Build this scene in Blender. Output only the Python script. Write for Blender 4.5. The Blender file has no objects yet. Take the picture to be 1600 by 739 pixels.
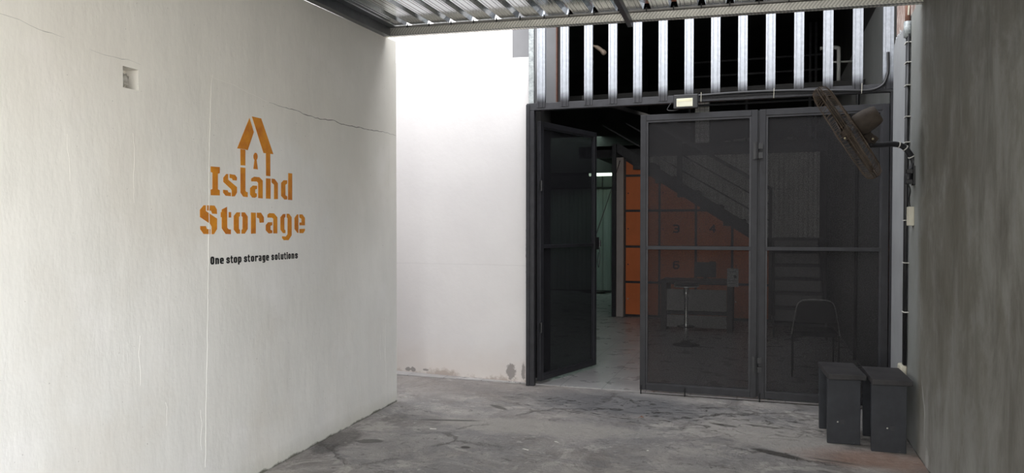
import bpy, bmesh, math, random
from mathutils import Vector, Matrix, noise as mnoise
random.seed(7)
S = bpy.context.scene
C = S.collection
R = math.radians

# ------------------------------------------------------------------ camera, sky, exposure
F, CY, HZ, CAM_H = 1165.0, 377.8, 356.0, 1.5
cd = bpy.data.cameras.new('camera'); cam = bpy.data.objects.new('camera', cd); C.objects.link(cam)
cd.sensor_fit = 'HORIZONTAL'; cd.sensor_width = 36.0; cd.lens = 36.0*F/1600.0
cd.shift_y = (CY-369.5)/1600.0
cd.clip_start = 0.05
cam.location = (0, 0, CAM_H)
cam.rotation_euler = (R(90)-math.atan((CY-HZ)/F), 0, R(18.7))
S.camera = cam

W = bpy.data.worlds.new('overcast_sky'); S.world = W; W.use_nodes = True
wn = W.node_tree; wn.nodes.clear()
wo = wn.nodes.new('ShaderNodeOutputWorld'); wb = wn.nodes.new('ShaderNodeBackground')
wt = wn.nodes.new('ShaderNodeTexCoord'); wsx = wn.nodes.new('ShaderNodeSeparateXYZ'); wr = wn.nodes.new('ShaderNodeValToRGB')
wn.links.new(wt.outputs['Generated'], wsx.inputs[0]); wn.links.new(wsx.outputs[2], wr.inputs[0])
wr.color_ramp.elements[0].position = 0.0; wr.color_ramp.elements[0].color = (1.0, 0.99, 0.97, 1)
wr.color_ramp.elements[1].position = 0.6; wr.color_ramp.elements[1].color = (0.86, 0.875, 0.92, 1)
wn.links.new(wr.outputs[0], wb.inputs[0]); wb.inputs[1].default_value = 1.25
wn.links.new(wb.outputs[0], wo.inputs[0])

vs = S.view_settings
vs.view_transform = 'Standard'; vs.look = 'None'; vs.gamma = 1.0; vs.use_curve_mapping = False
vs.exposure = 2.08

# added greenish fill, standing in for daylight in the back corridor; source unseen
al = bpy.data.lights.new('corridor_fill', 'AREA'); al.shape = 'RECTANGLE'; al.size = 1.6; al.size_y = 0.8
al.energy = 5.5; al.color = (0.72, 1.0, 0.88)
alo = bpy.data.objects.new('corridor_fill', al); C.objects.link(alo); alo.location = (-4.35, 16.5, 3.6)

# added fill light, hidden behind the crossbeam to brighten the interior
il = bpy.data.lights.new('entrance_fill', 'AREA'); il.shape = 'RECTANGLE'; il.size = 1.3; il.size_y = 0.12
il.energy = 2.1; il.color = (1.0, 0.97, 0.93)
ilo = bpy.data.objects.new('entrance_fill', il); C.objects.link(ilo); ilo.location = (-1.45, 9.3, 3.12); ilo.rotation_euler = (R(38), 0, 0)

# ------------------------------------------------------------------ helpers
def obj(name, bm, m, parent=None, smooth=False, bevel=0.0):
    me = bpy.data.meshes.new(name)
    bmesh.ops.recalc_face_normals(bm, faces=bm.faces)
    bm.to_mesh(me); bm.free()
    me.materials.append(m)
    if smooth:
        for p in me.polygons: p.use_smooth = True
    o = bpy.data.objects.new(name, me); C.objects.link(o)
    if parent is not None:
        o.parent = parent
        if parent.type == 'EMPTY': o.location = -Vector(parent.location)
    if bevel:
        b = o.modifiers.new('bevel', 'BEVEL'); b.width = bevel; b.segments = 2; b.limit_method = 'ANGLE'; b.angle_limit = R(40)
    return o
def tag(o, label=None, cat=None, group=None, kind=None):
    if label: o['label'] = label
    if cat: o['category'] = cat
    if group: o['group'] = group
    if kind: o['kind'] = kind
    return o
def thing(name, loc, label, cat, group=None):
    o = bpy.data.objects.new(name, None); C.objects.link(o); o.location = loc; o.empty_display_size = 0.1
    return tag(o, label, cat, group)
def struct(name, bm, m, parent=None, **k):
    o = obj(name, bm, m, parent, **k)
    if parent is None: o['kind'] = 'structure'
    return o
def BM(): return bmesh.new()
def hexa(bm, pts):
    v = [bm.verts.new(p) for p in pts]
    for f in ((0,1,2,3),(7,6,5,4),(0,4,5,1),(1,5,6,2),(2,6,7,3),(3,7,4,0)): bm.faces.new([v[i] for i in f])
def box(bm, x0, x1, y0, y1, z0, z1):
    hexa(bm, [(x0,y0,z0),(x1,y0,z0),(x1,y1,z0),(x0,y1,z0),(x0,y0,z1),(x1,y0,z1),(x1,y1,z1),(x0,y1,z1)])
    return bm
def beam(bm, p, q, w, h, up=(0,0,1)):
    """box from p to q: w across, h along up"""
    p, q = Vector(p), Vector(q); d = (q-p).normalized(); up = Vector(up)
    a = d.cross(up)
    if a.length < 1e-4: up = Vector((0,1,0)); a = d.cross(up)
    a.normalize(); b = a.cross(d).normalized()
    a *= w/2; b *= h/2
    hexa(bm, [p-a-b, p+a-b, p+a+b, p-a+b, q-a-b, q+a-b, q+a+b, q-a+b]); return bm
def tube(bm, pts, r, n=8, caps=True):
    pts = [Vector(p) for p in pts]; rings = []
    rr = r if isinstance(r, (list, tuple)) else [r]*len(pts)
    prev = None
    for i, p in enumerate(pts):
        d = (pts[min(i+1, len(pts)-1)]-pts[max(i-1, 0)]).normalized()
        if prev is None:
            a = d.orthogonal().normalized()
        else:
            a = prev-d*prev.dot(d); a = a.normalized() if a.length > 1e-5 else d.orthogonal().normalized()
        prev = a; b = d.cross(a)
        rings.append([bm.verts.new(p+(a*math.cos(2*math.pi*k/n)+b*math.sin(2*math.pi*k/n))*rr[i]) for k in range(n)])
    for i in range(len(rings)-1):
        for k in range(n):
            bm.faces.new([rings[i][k], rings[i][(k+1)%n], rings[i+1][(k+1)%n], rings[i+1][k]])
    if caps:
        bm.faces.new(rings[0][::-1]); bm.faces.new(rings[-1])
    return bm
def curve(pts, n=6):
    """catmull-rom through pts"""
    P = [Vector(p) for p in pts]; P = [2*P[0]-P[1]]+P+[2*P[-1]-P[-2]]; out = []
    for i in range(1, len(P)-2):
        for k in range(n):
            t = k/n
            out.append(0.5*((2*P[i])+(-P[i-1]+P[i+1])*t+(2*P[i-1]-5*P[i]+4*P[i+1]-P[i+2])*t*t+(-P[i-1]+3*P[i]-3*P[i+1]+P[i+2])*t**3))
    out.append(P[-2]); return out
def lathe(bm, prof, M=Matrix(), n=24):
    """prof: (radius, height) about local Z"""
    rings = []
    for r, z in prof:
        rings.append([bm.verts.new(M @ Vector((max(r,1e-4)*math.cos(2*math.pi*k/n), max(r,1e-4)*math.sin(2*math.pi*k/n), z))) for k in range(n)])
    for i in range(len(rings)-1):
        for k in range(n): bm.faces.new([rings[i][k], rings[i][(k+1)%n], rings[i+1][(k+1)%n], rings[i+1][k]])
    bm.faces.new(rings[0][::-1]); bm.faces.new(rings[-1]); return bm
def prism(bm, pts, off):
    """flat polygon pts (3d) thickened by vector off"""
    off = Vector(off); a = [bm.verts.new(p) for p in pts]; b = [bm.verts.new(Vector(p)+off) for p in pts]; n = len(pts)
    bm.faces.new(a[::-1]); bm.faces.new(b)
    for i in range(n): bm.faces.new([a[i], a[(i+1)%n], b[(i+1)%n], b[i]])
    return bm

# ------------------------------------------------------------------ materials
class NT:
    def __init__(s, name):
        s.m = bpy.data.materials.new(name); s.m.use_nodes = True; s.t = s.m.node_tree; s.t.nodes.clear()
        s.out = s.t.nodes.new('ShaderNodeOutputMaterial'); s.b = s.t.nodes.new('ShaderNodeBsdfPrincipled')
        s.t.links.new(s.b.outputs[0], s.out.inputs[0])
        s.co = s.t.nodes.new('ShaderNodeTexCoord').outputs['Object']
    def put(s, sock, v):
        if isinstance(v, bpy.types.NodeSocket): s.t.links.new(v, sock)
        elif isinstance(v, (tuple, list)) and len(v) == 3 and sock.type == 'RGBA': sock.default_value = (*v, 1)
        else: sock.default_value = v
    def math(s, op, a, b=0.0, c=None, clamp=False):
        n = s.t.nodes.new('ShaderNodeMath'); n.operation = op; n.use_clamp = clamp
        s.put(n.inputs[0], a); s.put(n.inputs[1], b)
        if c is not None: s.put(n.inputs[2], c)
        return n.outputs[0]
    def noise(s, scale, detail=4, rough=0.55, vec=None, stretch=None, dist=0.0, color=False):
        n = s.t.nodes.new('ShaderNodeTexNoise'); n.inputs['Scale'].default_value = scale; n.inputs['Detail'].default_value = detail
        n.inputs['Roughness'].default_value = rough; n.inputs['Distortion'].default_value = dist
        v = vec or s.co
        if stretch:
            mp = s.t.nodes.new('ShaderNodeMapping'); mp.inputs['Scale'].default_value = stretch; s.t.links.new(v, mp.inputs[0]); v = mp.outputs[0]
        s.t.links.new(v, n.inputs['Vector']); return n.outputs[1 if color else 0]
    def ramp(s, fac, *stops, interp='LINEAR'):
        r = s.t.nodes.new('ShaderNodeValToRGB'); e = r.color_ramp.elements; r.color_ramp.interpolation = interp
        for i, (p, c) in enumerate(stops):
            if i < 2: e[i].position = p
            else: e.new(p)
            c = c if isinstance(c, (tuple, list)) else (c, c, c)
            e[i].color = (*c, 1)
        s.put(r.inputs[0], fac); return r.outputs[0]
    def mix(s, f, a, b, mode='MIX'):
        n = s.t.nodes.new('ShaderNodeMix'); n.data_type = 'RGBA'; n.blend_type = mode
        s.put(n.inputs[0], f); s.put(n.inputs[6], a); s.put(n.inputs[7], b); return n.outputs[2]
    def xyz(s):
        n = s.t.nodes.new('ShaderNodeSeparateXYZ'); s.t.links.new(s.co, n.inputs[0]); return n.outputs
    def bump(s, h, strength=0.3, dist=0.01, normal=None):
        n = s.t.nodes.new('ShaderNodeBump'); n.inputs['Strength'].default_value = strength; n.inputs['Distance'].default_value = dist
        s.put(n.inputs['Height'], h)
        if normal: s.t.links.new(normal, n.inputs['Normal'])
        s.t.links.new(n.outputs[0], s.b.inputs['Normal']); return n.outputs[0]
    def blob(s, cx, cy, rx, ry, ang=0.0, axes='XY', edge=0.35, wob=0.5, nscale=6.0):
        """1 inside a ragged ellipse, 0 outside"""
        x = s.xyz(); a, b = {'XY': (x[0], x[1]), 'XZ': (x[0], x[2]), 'YZ': (x[1], x[2])}[axes]
        u = s.math('SUBTRACT', a, cx); v = s.math('SUBTRACT', b, cy)
        ca, sa = math.cos(ang), math.sin(ang)
        p = s.math('ADD', s.math('MULTIPLY', u, ca/rx), s.math('MULTIPLY', v, sa/rx))
        q = s.math('ADD', s.math('MULTIPLY', u, -sa/ry), s.math('MULTIPLY', v, ca/ry))
        r = s.math('SQRT', s.math('ADD', s.math('MULTIPLY', p, p), s.math('MULTIPLY', q, q)))
        r = s.math('ADD', r, s.math('MULTIPLY', s.math('SUBTRACT', s.noise(nscale, 5, 0.65), 0.5), wob*2))
        return s.math('DIVIDE', s.math('SUBTRACT', 1.0+edge/2, r), edge, clamp=True)
    def fin(s, color=None, rough=None, metal=None, spec=None):
        if color is not None: s.put(s.b.inputs['Base Color'], color)
        if rough is not None: s.put(s.b.inputs['Roughness'], rough)
        if metal is not None: s.put(s.b.inputs['Metallic'], metal)
        if spec is not None: s.put(s.b.inputs['Specular IOR Level'], spec)
        return s.m
def simple(name, col, rough=0.6, metal=0.0, var=0.12, scale=8.0, bumps=0.1, spec=0.5, stretch=None):
    n = NT(name); f = n.noise(scale, 5, 0.6, stretch=stretch)
    c = n.mix(n.ramp(f, (0.3, 0.0), (0.7, 1.0)), tuple(v*(1-var) for v in col), tuple(min(1, v*(1+var)) for v in col))
    if bumps: n.bump(n.noise(scale*5, 4, 0.6), bumps, 0.003)
    return n.fin(c, rough, metal, spec)

M = {}
M['black'] = simple('black_painted_steel', (0.022, 0.022, 0.026), 0.42, 0, 0.3, 14, 0.08, 0.45)
M['charcoal'] = simple('charcoal_painted_steel', (0.034, 0.034, 0.038), 0.5, 0, 0.25, 14, 0.08, 0.4)
M['leafpaint'] = simple('gate_leaf_paint', (0.023, 0.023, 0.026), 0.5, 0, 0.25, 14, 0.08, 0.35)
M['blackplastic'] = simple('black_plastic', (0.015, 0.015, 0.016), 0.4, 0, 0.2, 20, 0.03)
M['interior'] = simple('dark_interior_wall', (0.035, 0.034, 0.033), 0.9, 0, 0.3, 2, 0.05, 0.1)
M['darkwood'] = simple('dark_stained_board', (0.055, 0.05, 0.047), 0.6, 0, 0.3, 6, 0.1, 0.3)
M['paleboard'] = simple('pale_grey_board', (0.27, 0.265, 0.25), 0.6, 0, 0.08, 5, 0.03)
M['chrome'] = simple('chrome', (0.85, 0.85, 0.82), 0.28, 1.0, 0.05, 10, 0)
M['ivory'] = simple('ivory_plastic', (0.62, 0.59, 0.48), 0.4, 0, 0.06, 20, 0.02)
M['steelroof'] = simple('dark_roof_steel', (0.10, 0.105, 0.11), 0.35, 0.7, 0.2, 12, 0.03)
M['orange_locker'] = simple('orange_locker_panel', (0.62, 0.17, 0.055), 0.55, 0, 0.08, 3, 0.03, 0.3)
M['numberink'] = simple('dark_number_ink', (0.05, 0.02, 0.015), 0.6, 0, 0.1, 10, 0)
M['paper'] = simple('paper_white', (0.50, 0.50, 0.48), 0.7, 0, 0.1, 30, 0)
M['ink'] = simple('black_sign_paint', (0.008, 0.008, 0.008), 0.6, 0, 0.2, 60, 0.02, 0.3)
M['cream'] = simple('greyish_cream_column', (0.40, 0.36, 0.335), 0.7, 0, 0.08, 5, 0.05)
M['greycol'] = simple('grey_plaster_pillar', (0.22, 0.22, 0.225), 0.85, 0, 0.08, 3, 0.05, 0.2)
M['rust'] = simple('rusty_edge', (0.16, 0.075, 0.05), 0.8, 0, 0.3, 20, 0.1)
M['brown_leaf'] = simple('dry_brown_leaf', (0.20, 0.075, 0.035), 0.8, 0, 0.3, 60, 0.2)
M['chip'] = simple('pale_chip', (0.62, 0.61, 0.56), 0.8, 0, 0.1, 60, 0.1)
M['crumple'] = simple('grey_crumpled_plastic', (0.38, 0.36, 0.31), 0.45, 0, 0.35, 30, 0.2)
M['void'] = simple('hole_shade', (0.02, 0.018, 0.016), 0.9, 0, 0.3, 30, 0.2)  # near-black for the shade deep in the wall hole

n = NT('orange_sign_paint')
f = n.noise(9, 4, 0.6)
c = n.mix(n.ramp(f, (0.35, 0.0), (0.65, 1.0)), (0.52, 0.165, 0.018), (0.70, 0.285, 0.022))
M['orange_paint'] = n.fin(c, 0.6, 0, 0.3)

# galvanised C studs, the bottom ends over-sprayed with the beam's black paint
n = NT('galvanised_steel'); z = n.xyz()[2]
f = n.noise(30, 5, 0.7)
c = n.mix(n.ramp(f, (0.35, 0.0), (0.65, 1.0)), (0.34, 0.36, 0.39), (0.44, 0.465, 0.505))
zz = n.math('ADD', z, n.math('MULTIPLY', n.math('SUBTRACT', n.noise(9, 4, 0.6), 0.5), 0.06))
spray = n.math('DIVIDE', n.math('SUBTRACT', 2.775, zz), 0.10, clamp=True)
c = n.mix(spray, c, (0.024, 0.024, 0.028))
met = n.math('MULTIPLY', n.math('SUBTRACT', 1.0, spray), 0.35)
M['galv'] = n.fin(c, 0.42, met, 0.5)
n = NT('dull_galvanised_steel'); f = n.noise(22, 6, 0.75)
c = n.mix(n.ramp(f, (0.40, 0.0), (0.62, 1.0)), (0.22, 0.24, 0.24), (0.44, 0.47, 0.47))
M['galvdull'] = n.fin(c, 0.5, 0.3, 0.5)

# roof sheet
n = NT('zinc_roof_sheet'); f = n.noise(3, 4, 0.6, stretch=(6, 0.6, 1))
c = n.mix(n.ramp(f, (0.3, 0.0), (0.7, 1.0)), (0.46, 0.475, 0.48), (0.60, 0.615, 0.62))
n.bump(n.noise(5, 3, 0.5), 0.06, 0.01)
M['roof'] = n.fin(c, 0.15, 0.92, 0.5)

# light gauge roof channel with pressed chevrons
n = NT('chevron_pressed_channel'); x, y, z = n.xyz()
zc = n.math('SUBTRACT', z, n.math('MULTIPLY_ADD', x, -0.0305, 3.004))   # height from the web's centre line
tri = n.math('ABSOLUTE', zc)
ph = n.math('FRACT', n.math('DIVIDE', n.math('ADD', x, n.math('MULTIPLY', tri, -0.8)), 0.024))
w = n.math('ABSOLUTE', n.math('SUBTRACT', ph, 0.5))
c = n.mix(n.ramp(w, (0.1, 0.0), (0.4, 1.0)), (0.55, 0.53, 0.47), (0.86, 0.83, 0.76))
n.bump(w, 0.35, 0.004)
M['channel'] = n.fin(c, 0.42, 0.8, 0.5)
M['channelplain'] = simple('plain_channel_flange', (0.30, 0.29, 0.27), 0.45, 0.7, 0.1, 8, 0.02)

# left wall plaster
n = NT('offwhite_plaster'); x, y, z = n.xyz()
big = n.noise(0.9, 5, 0.6); mid = n.noise(3.2, 5, 0.65, stretch=(1, 1, 0.45)); fine = n.noise(28, 4, 0.6)
c = n.mix(n.ramp(big, (0.35, 0.0), (0.68, 1.0)), (0.778, 0.771, 0.728), (0.877, 0.867, 0.824))
c = n.mix(n.math('MULTIPLY', n.ramp(mid, (0.42, 0.0), (0.72, 1.0)), 0.35), c, (0.702, 0.698, 0.657))
c = n.mix(n.math('MULTIPLY', n.ramp(n.noise(2.1, 3, 0.5), (0.60, 0.0), (0.75, 1.0)), 0.5), c, (0.900, 0.885, 0.870))
low = n.math('DIVIDE', n.math('SUBTRACT', 0.9, z), 0.9, clamp=True)
c = n.mix(n.math('MULTIPLY', low, n.math('MULTIPLY', n.ramp(n.noise(1.6, 5, 0.6, stretch=(1, 1, 0.3)), (0.4, 0.0), (0.7, 1.0)), 0.5)), c, (0.737, 0.751, 0.726))
hi = n.math('DIVIDE', n.math('SUBTRACT', z, 0.9), 1.4, clamp=True)
c = n.mix(n.math('MULTIPLY', hi, 0.85), c, (0.95, 0.915, 0.85), 'MULTIPLY')
c = n.mix(n.math('MULTIPLY', n.ramp(n.noise(1.3, 4, 0.6), (0.5, 0.0), (0.66, 1.0)), 0.35), c, (0.702, 0.658, 0.576))
# whiter touch-up paint round the stencilled sign
wht = n.blob(4.05, 1.55, 0.62, 0.50, axes='YZ', edge=0.3, wob=0.35, nscale=5)
c = n.mix(n.math('MULTIPLY', wht, 0.28), c, (0.88, 0.88, 0.87))
# hairline scratches and specks
sp = n.noise(55, 2, 0.5)
c = n.mix(n.ramp(sp, (0.755, 0.0), (0.775, 0.55)), c, (0.30, 0.28, 0.24))
# grime where it meets the floor
zz = n.math('ADD', z, n.math('MULTIPLY', n.math('SUBTRACT', n.noise(7, 6, 0.75), 0.5), 0.07))
c = n.mix(n.ramp(zz, (0.004, 1.0), (0.016, 0.0)), c, (0.045, 0.045, 0.035))
c = n.mix(n.math('MULTIPLY', n.ramp(zz, (0.02, 1.0), (0.12, 0.0)), 0.30), c, (0.42, 0.42, 0.34))
hb = n.math('ADD', n.math('MULTIPLY', n.noise(6, 5, 0.6, stretch=(1, 1, 0.35)), 1.0), n.math('MULTIPLY', fine, 0.15))
n.bump(hb, 0.22, 0.03)
M['plaster'] = n.fin(c, 0.55, 0, 0.35)

# white back wall
n = NT('white_painted_wall'); x, y, z = n.xyz()
c = n.mix(n.ramp(n.noise(1.4, 5, 0.6), (0.35, 0.0), (0.7, 1.0)), (0.66, 0.64, 0.63), (0.71, 0.69, 0.675))
zz = n.math('ADD', z, n.math('MULTIPLY', n.math('SUBTRACT', n.noise(5, 6, 0.7), 0.5), 0.35))
c = n.mix(n.math('MULTIPLY', n.ramp(zz, (0.02, 1.0), (0.40, 0.0)), 0.55), c, (0.60, 0.53, 0.47))
c = n.mix(n.ramp(zz, (0.0, 0.8), (0.05, 0.0)), c, (0.36, 0.30, 0.26))
for (cx, cz, rx, rz) in ((-3.49, 0.035, 0.030, 0.02), (-3.43, 0.04, 0.028, 0.022), (-3.28, 0.045, 0.03, 0.012), (-2.33, 0.10, 0.05, 0.07), (-2.20, 0.11, 0.02, 0.08)):
    c = n.mix(n.math('MULTIPLY', n.blob(cx, cz, rx, rz, axes='XZ', edge=0.3, wob=0.9, nscale=30), 0.8), c, (0.22, 0.20, 0.19))
c = n.mix(n.math('MULTIPLY', n.blob(-2.16, 1.25, 0.014, 0.35, axes='XZ', edge=0.3, wob=1.2, nscale=9), 0.8), c, (0.10, 0.09, 0.09))
sd = n.math('ABSOLUTE', n.math('SUBTRACT', n.math('ADD', z, n.math('MULTIPLY', n.noise(3, 3, 0.5), 0.02)), 1.145))
c = n.mix(n.math('MULTIPLY', n.ramp(sd, (0.001, 1.0), (0.005, 0.0)), 0.30), c, (0.45, 0.43, 0.42))
rr_ = n.math('SQRT', n.math('ADD', n.math('POWER', n.math('SUBTRACT', x, -2.70), 2.0), n.math('POWER', n.math('SUBTRACT', z, 2.70), 2.0)))
c = n.mix(n.math('MULTIPLY', n.ramp(n.math('ABSOLUTE', n.math('SUBTRACT', rr_, 0.028)), (0.001, 1.0), (0.004, 0.0)), n.ramp(n.noise(9, 3, 0.5), (0.4, 0.0), (0.55, 0.5))), c, (0.4, 0.4, 0.4))
n.bump(n.noise(4, 6, 0.65), 0.22, 0.02)
M['white'] = n.fin(c, 0.6, 0, 0.3)

# right wall: trowelled grey cement with vertical streaks
n = NT('grey_cement_render'); x, y, z = n.xyz()
a = n.noise(3.0, 8, 0.74, stretch=(1, 1, 0.42), dist=0.5); b2 = n.noise(1.5, 7, 0.72, stretch=(1, 1, 0.8), dist=0.4); d2 = n.noise(14, 5, 0.6, stretch=(1, 1, 0.18))
c = n.mix(n.ramp(a, (0.38, 0.0), (0.62, 1.0)), (0.115, 0.108, 0.089), (0.238, 0.234, 0.212))
c = n.mix(n.math('MULTIPLY', n.ramp(b2, (0.46, 0.0), (0.56, 1.0)), 0.6), c, (0.123, 0.113, 0.086))
c = n.mix(n.math('MULTIPLY', n.ramp(d2, (0.55, 0.0), (0.75, 1.0)), 0.45), c, (0.246, 0.246, 0.234))
c = n.mix(n.math('MULTIPLY', n.ramp(n.noise(4, 6, 0.7, stretch=(1, 1, 0.12)), (0.60, 0.0), (0.70, 1.0)), 0.35), c, (0.09, 0.085, 0.065))
low = n.math('DIVIDE', n.math('SUBTRACT', 1.1, z), 1.1, clamp=True)
c = n.mix(n.math('MULTIPLY', low, n.math('MULTIPLY', n.ramp(n.noise(3, 6, 0.7, stretch=(1, 1, 0.4)), (0.35, 0.0), (0.65, 1.0)), 0.9)), c, (0.328, 0.324, 0.307))
# skylight from the canopy gap, painted lighter into the wall by the gate
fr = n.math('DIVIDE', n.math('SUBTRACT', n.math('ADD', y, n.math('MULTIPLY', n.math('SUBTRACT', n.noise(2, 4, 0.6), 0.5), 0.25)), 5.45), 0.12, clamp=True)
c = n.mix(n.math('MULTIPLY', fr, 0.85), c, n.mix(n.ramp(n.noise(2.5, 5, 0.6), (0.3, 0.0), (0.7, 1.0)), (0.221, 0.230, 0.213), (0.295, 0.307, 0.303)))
for (cy_, cz, ry, rz, an) in ((5.33, 0.42, 0.014, 0.10, -0.5), (5.20, 0.05, 0.05, 0.07, 0), (5.28, 0.27, 0.012, 0.12, 0.0)):
    c = n.mix(n.math('MULTIPLY', n.blob(cy_, cz, ry, rz, an, axes='YZ', edge=0.5, wob=0.9, nscale=14), 0.6), c, (0.451, 0.451, 0.435))
zz = n.math('ADD', z, n.math('MULTIPLY', n.math('SUBTRACT', n.noise(7, 6, 0.75), 0.5), 0.06))
c = n.mix(n.ramp(zz, (0.0, 1.0), (0.014, 0.0)), c, (0.03, 0.03, 0.025))
skylit = n.math('DIVIDE', n.math('SUBTRACT', n.math('ADD', y, n.math('MULTIPLY', n.math('SUBTRACT', n.noise(2, 4, 0.6), 0.5), 0.15)), 5.86), 0.05, clamp=True)  # brighter step of the same painted skylight
c = n.mix(n.math('MULTIPLY', skylit, 0.9), c, n.mix(n.ramp(n.noise(2.5, 5, 0.6), (0.3, 0.0), (0.7, 1.0)), (0.270, 0.277, 0.284), (0.350, 0.360, 0.370)))
n.bump(n.math('ADD', a, n.math('MULTIPLY', n.noise(18, 5, 0.6), 0.4)), 0.22, 0.02)
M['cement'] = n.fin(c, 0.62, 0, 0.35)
n = NT('bare_brick'); f = n.noise(12, 5, 0.65)
c = n.mix(n.ramp(f, (0.35, 0.0), (0.65, 1.0)), (0.26, 0.18, 0.155), (0.42, 0.35, 0.31))
n.bump(f, 0.6, 0.02); M['brick'] = n.fin(c, 0.9, 0, 0.2)

# concrete floor
n = NT('worn_concrete_floor'); x, y, z = n.xyz()
big = n.noise(0.75, 6, 0.62); mid = n.noise(2.6, 7, 0.68, dist=0.6); fine = n.noise(22, 6, 0.7); grit = n.noise(90, 3, 0.6)
c = n.mix(n.ramp(mid, (0.40, 0.0), (0.60, 1.0)), (0.202, 0.185, 0.172), (0.395, 0.368, 0.340))
c = n.mix(n.math('MULTIPLY', n.ramp(big, (0.44, 0.0), (0.60, 1.0)), 0.5), c, (0.260, 0.256, 0.256))
c = n.mix(n.math('MULTIPLY', n.ramp(n.noise(1.7, 7, 0.7, dist=1.2), (0.54, 0.0), (0.58, 1.0)), 0.6), c, (0.470, 0.445, 0.412))
c = n.mix(n.math('MULTIPLY', n.ramp(n.noise(5, 8, 0.75, dist=1.0), (0.58, 0.0), (0.66, 1.0)), 0.5), c, (0.126, 0.122, 0.122))
c = n.mix(n.math('MULTIPLY', n.ramp(fine, (0.3, 0.0), (0.7, 1.0)), 0.22), c, (0.134, 0.126, 0.122))
c = n.mix(n.math('MULTIPLY', n.ramp(grit, (0.66, 0.0), (0.74, 1.0)), 0.35), c, (0.462, 0.445, 0.420))
c = n.mix(n.math('MULTIPLY', n.ramp(n.noise(1.1, 9, 0.78, stretch=(1, 1.6, 1), dist=0.8), (0.50, 0.0), (0.54, 1.0)), 0.5), c, (0.181, 0.178, 0.181))
c = n.mix(n.math('MULTIPLY', n.ramp(n.noise(9, 8, 0.8, stretch=(1, 1.8, 1), dist=1.4), (0.575, 0.0), (0.61, 1.0)), 0.7), c, (0.084, 0.076, 0.069))
c = n.mix(n.math('MULTIPLY', n.ramp(n.noise(12, 7, 0.75, stretch=(1, 1.8, 1), dist=1.0), (0.60, 0.0), (0.63, 1.0)), 0.65), c, (0.454, 0.437, 0.403))
# brown damp band beside the white wall
c = n.mix(n.math('MULTIPLY', n.blob(-2.8, 6.75, 1.3, 0.65, edge=0.7, wob=0.35, nscale=2.5), 0.45), c, (0.181, 0.155, 0.139))
# bare grey patch and black grime in front of the gate
c = n.mix(n.math('MULTIPLY', n.blob(-1.15, 6.25, 0.75, 0.42, -0.1, edge=0.8, wob=0.55, nscale=3), 0.8), c, (0.118, 0.119, 0.126))
GR = n.math('MULTIPLY', n.ramp(n.noise(6, 8, 0.8, stretch=(1, 1.7, 1), dist=1.5), (0.55, 0.0), (0.61, 1.0)), n.blob(-0.75, 6.05, 1.35, 0.42, -0.12, edge=0.5, wob=0.4, nscale=3))
c = n.mix(n.math('MULTIPLY', GR, 0.85), c, (0.040, 0.036, 0.032))
# lighter flaked cement
c = n.mix(n.math('MULTIPLY', n.blob(0.05, 5.65, 0.55, 0.30, -0.5, edge=0.35, wob=0.7, nscale=5), 0.75), c, (0.370, 0.349, 0.323))
c = n.mix(n.math('MULTIPLY', n.blob(-1.6, 5.35, 0.75, 0.22, 0.1, edge=0.35, wob=0.7, nscale=5), 0.65), c, (0.353, 0.332, 0.302))
# rusty stain beside the stools
c = n.mix(n.math('MULTIPLY', n.blob(0.72, 5.30, 0.42, 0.20, 0.0, edge=0.9, wob=0.6, nscale=5), 0.55), c, (0.302, 0.160, 0.105))
# dark wet marks
for (cx, cy_, rx, ry, an, k) in ((0.085, 5.23, 0.17, 0.045, -0.45, 0.85), (-1.93, 4.70, 0.036, 0.030, 0, 0.95), (-2.30, 5.33, 0.26, 0.022, 0.25, 0.75), (-2.1, 5.85, 0.12, 0.03, -0.6, 0.7),
                             (-2.62, 4.62, 0.10, 0.05, 0.3, 0.65), (-2.83, 4.55, 0.12, 0.30, 0.1, 0.5), (-2.75, 5.25, 0.10, 0.14, 0.2, 0.3), (0.42, 5.18, 0.14, 0.018, -0.2, 0.6), (-0.28, 5.86, 0.10, 0.03, -0.3, 0.7), (0.0, 5.92, 0.13, 0.03, -0.2, 0.6)):
    c = n.mix(n.math('MULTIPLY', n.blob(cx, cy_, rx, ry, an, edge=0.35, wob=0.45, nscale=9), k), c, (0.045, 0.040, 0.036))
# cracks
v = n.t.nodes.new('ShaderNodeTexVoronoi'); v.feature = 'DISTANCE_TO_EDGE'; v.inputs['Scale'].default_value = 0.75
vm = n.t.nodes.new('ShaderNodeVectorMath'); vm.operation = 'MULTIPLY_ADD'; vm.inputs[1].default_value = (0.420, 0.420, 0.420)
n.t.links.new(n.noise(2.2, 7, 0.7, color=True), vm.inputs[0]); n.t.links.new(n.co, vm.inputs[2]); n.t.links.new(vm.outputs[0], v.inputs['Vector'])
cr = n.math('MULTIPLY', n.ramp(v.outputs['Distance'], (0.004, 1.0), (0.016, 0.0)), n.ramp(n.noise(1.5, 4, 0.6), (0.45, 0.0), (0.60, 1.0)))
c = n.mix(n.math('MULTIPLY', cr, 0.5), c, (0.07, 0.062, 0.055))
hh = n.math('SUBTRACT', n.math('ADD', mid, n.math('MULTIPLY', fine, 0.35)), n.math('ADD', n.math('MULTIPLY', cr, 0.4), n.math('MULTIPLY', GR, 0.3)))
n.bump(hh, 0.8, 0.04)
rg = n.ramp(mid, (0.3, 0.60), (0.7, 0.85))
M['concrete'] = n.fin(c, rg, 0, 0.35)
M['outside'] = simple('street_concrete', (0.24, 0.23, 0.215), 0.9, 0, 0.15, 2, 0.1, 0.2)

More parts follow.
